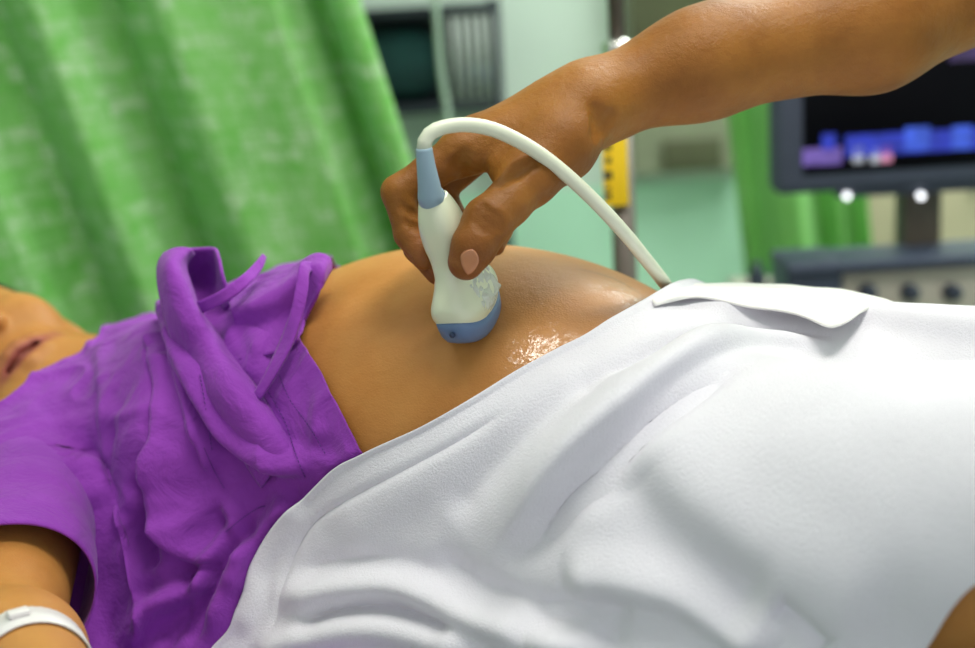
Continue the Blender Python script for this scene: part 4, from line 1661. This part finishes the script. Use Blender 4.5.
MROT = Matrix(np.stack([unit(np.array([CR[0], CR[1], 0.0])), unit(np.array([-CR[1], CR[0], 0.0])), BZ], 1).tolist())
MY = float(P(880, 110, MD)[1])


mc = PY(960, 110, MY)
us = empty('ultrasound_machine', (mc[0], MY + 0.2, 0), 'ultrasound machine with dark screen over a grey control console', 'ultrasound machine')
mon = vbox(774, -50, 1130, 186, MY, 0.06, 0.018, 'monitor', M_BEZ, us)
scn = vbox(803, -26, 1101, 166, MY - 0.003, 0.006, 0.001, 'screen', M_BLK, mon)
E_B, E_V, E_P, E_W = emit('blue_light', (0.03, 0.06, 0.80, 1), 0.75), emit('violet_light', (0.30, 0.18, 0.75, 1), 0.7), emit('pink_light', (0.9, 0.35, 0.55, 1), 1.0), emit('pale_light', (0.7, 0.75, 0.85, 1), 0.8)
for x0, y0, x1, y1, m in ((846, 128, 1100, 149, E_B), (822, 134, 836, 150, E_B), (803, 148, 842, 165, E_V), (853, 146, 864, 163, E_W), (871, 148, 880, 163, E_W),
                          (881, 146, 892, 162, E_P), (905, 127, 930, 150, emit('bright_blue_light', (0.06, 0.15, 0.95, 1), 0.9)), (952, 126, 972, 149, bpy.data.materials['bright_blue_light'])):
    vbox(x0, y0, x1, y1, MY - 0.005 - (0.001 if m.name.startswith('bright') else 0), 0.002, 0, 'screen_readout', m, scn)
vbox(950, 20, 1010, 60, MY - 0.005, 0.002, 0, 'screen_image', emit('dim_violet_light', (0.16, 0.08, 0.35, 1), 0.35), scn)
NY = MY + 0.05
vbox(905, 176, 942, 262, NY, 0.06, 0.006, 'neck', M_NECK, us)
vbox(838, 182, 990, 194, NY - 0.03, 0.03, 0.004, 'monitor_bracket', M_BEZ, us)
for x in (847, 921):  # glowing discs stand in for bright reflections below the monitor
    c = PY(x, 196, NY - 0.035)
    MB().lathe(c, [(0.0005, -0.004), (0.0055, -0.002), (0.0055, 0.002), (0.0005, 0.004)], 20, (0, -1, 0)).build('glint_disc', emit('white_glint_glow', (0.95, 0.97, 1, 1), 4.0), us, True)
KY = MY - 0.05
vbox(788, 256, 1140, 266, KY - 0.01, 0.13, 0.004, 'console_top', M_SLATE, us)
vbox(788, 262, 842, 322, KY, 0.12, 0.004, 'console_cheek', M_SLATE, us)
vbox(842, 265, 1130, 330, KY + 0.01, 0.11, 0.004, 'control_panel', M_PANEL, us)
M_KNOB = plain('navy_knob', s2l(34, 44, 66), 0.35, var=0.1, coat=0.4)
for x in (866, 908, 950, 992):
    c = PY(x, 292, KY + 0.01)
    MB().lathe(c, [(0.0145, 0.0), (0.0145, 0.012), (0.0115, 0.016), (0.0110, 0.030), (0.0085, 0.033)], 24, (0, -1, 0.15)).build('knob', M_KNOB, us, True)
zc_ = float(PY(960, 330, KY)[2])
xa, xb = float(PY(800, 300, KY)[0]), float(PY(1120, 300, KY)[0])
MB().box(((xa + xb) / 2, KY + 0.10, (zc_ + 0.12) / 2), (xb - xa - 0.12, 0.18, zc_ - 0.12), bev=0.015).build('cart_body', M_PANEL, us)
for sx in (xa + 0.08, xb - 0.08):
    for sy in (KY + 0.07, KY + 0.29):
        MB().lathe((sx - 0.012, sy, 0.06), [(0.02, 0), (0.06, 0.003), (0.06, 0.021), (0.02, 0.024)], 24, (1, 0, 0)).build('wheel', M_SLATE, us, True)

# beige cupboard far behind the machine
BYY = 2.1
zb1 = float(PY(930, 196, BYY)[2]) + 0.25
xa, xb = float(PY(852, 220, BYY)[0]), float(PY(1130, 220, BYY)[0])
cup = empty('cupboard', ((xa + xb) / 2, BYY + 0.12, 0), 'low beige cupboard standing behind the ultrasound machine', 'cupboard')
MB().box(((xa + xb) / 2, BYY + 0.12, zb1 / 2), (xb - xa, 0.23, zb1), bev=0.006).build('carcass', plain('beige_laminate', s2l(176, 168, 140), 0.5, var=0.08, nscale=5), cup)
for k in range(2):
    w_ = (xb - xa) / 2
    d_ = MB().box((xa + w_ * (k + 0.5), BYY - 0.004, zb1 / 2), (w_ - 0.012, 0.016, zb1 - 0.04), bev=0.003).build('door', bpy.data.materials['beige_laminate'], cup)
    MB().box((xa + w_ * (k + 0.5) + (0.35 - 0.7 * k) * w_, BYY - 0.02, zb1 * 0.8), (0.012, 0.016, 0.1), bev=0.003).build('handle', M_STEEL, d_)

# small stand with a dark bottle and a teal box
SY_ = 1.52
zt2 = float(PY(768, 287, SY_)[2])
xm = float(PY(768, 285, SY_)[0])
tb = empty('side_table', (xm, SY_, 0), 'small white side table left of the ultrasound machine', 'table')
MB().box((xm, SY_ + 0.02, zt2 - 0.012), (0.12, 0.16, 0.024), bev=0.004).build('tabletop', M_PANEL, tb)
for sx in (-1, 1):
    for sy in (-1, 1):
        MB().tube([(xm + sx * 0.045, SY_ + 0.02 + sy * 0.06, zt2 - 0.02), (xm + sx * 0.045, SY_ + 0.02 + sy * 0.06, 0)], 0.009, 10).build('leg', M_STEEL, tb, True)
bx1 = float(PY(757, 285, SY_)[0])
bt_ = empty('pump_bottle', (bx1, SY_, zt2), 'dark navy squat bottle beside a teal box near the curtain', 'bottle')
MB().lathe((bx1, SY_, zt2 + 0.0005), [(0.016, 0), (0.018, 0.003), (0.018, 0.026), (0.010, 0.034), (0.008, 0.038)], 24).build('bottle_body', M_KNOB, bt_, True)
MB().lathe((bx1, SY_, zt2 + 0.038), [(0.010, 0), (0.010, 0.010), (0.005, 0.012)], 20).build('cap', M_SLATE, bt_, True)
bx2 = float(PY(781, 285, SY_)[0])
bo_ = empty('carton', (bx2, SY_, zt2), 'small teal box beside the dark bottle near the green curtain', 'box')
M_TB = plain('teal_card', s2l(24, 150, 140), 0.5, var=0.06)
MB().box((bx2, SY_, zt2 + 0.0155), (0.032, 0.030, 0.031), bev=0.001).build('box_body', M_TB, bo_)
MB().box((bx2, SY_, zt2 + 0.0335), (0.033, 0.031, 0.005), bev=0.001).build('lid', M_TB, bo_)
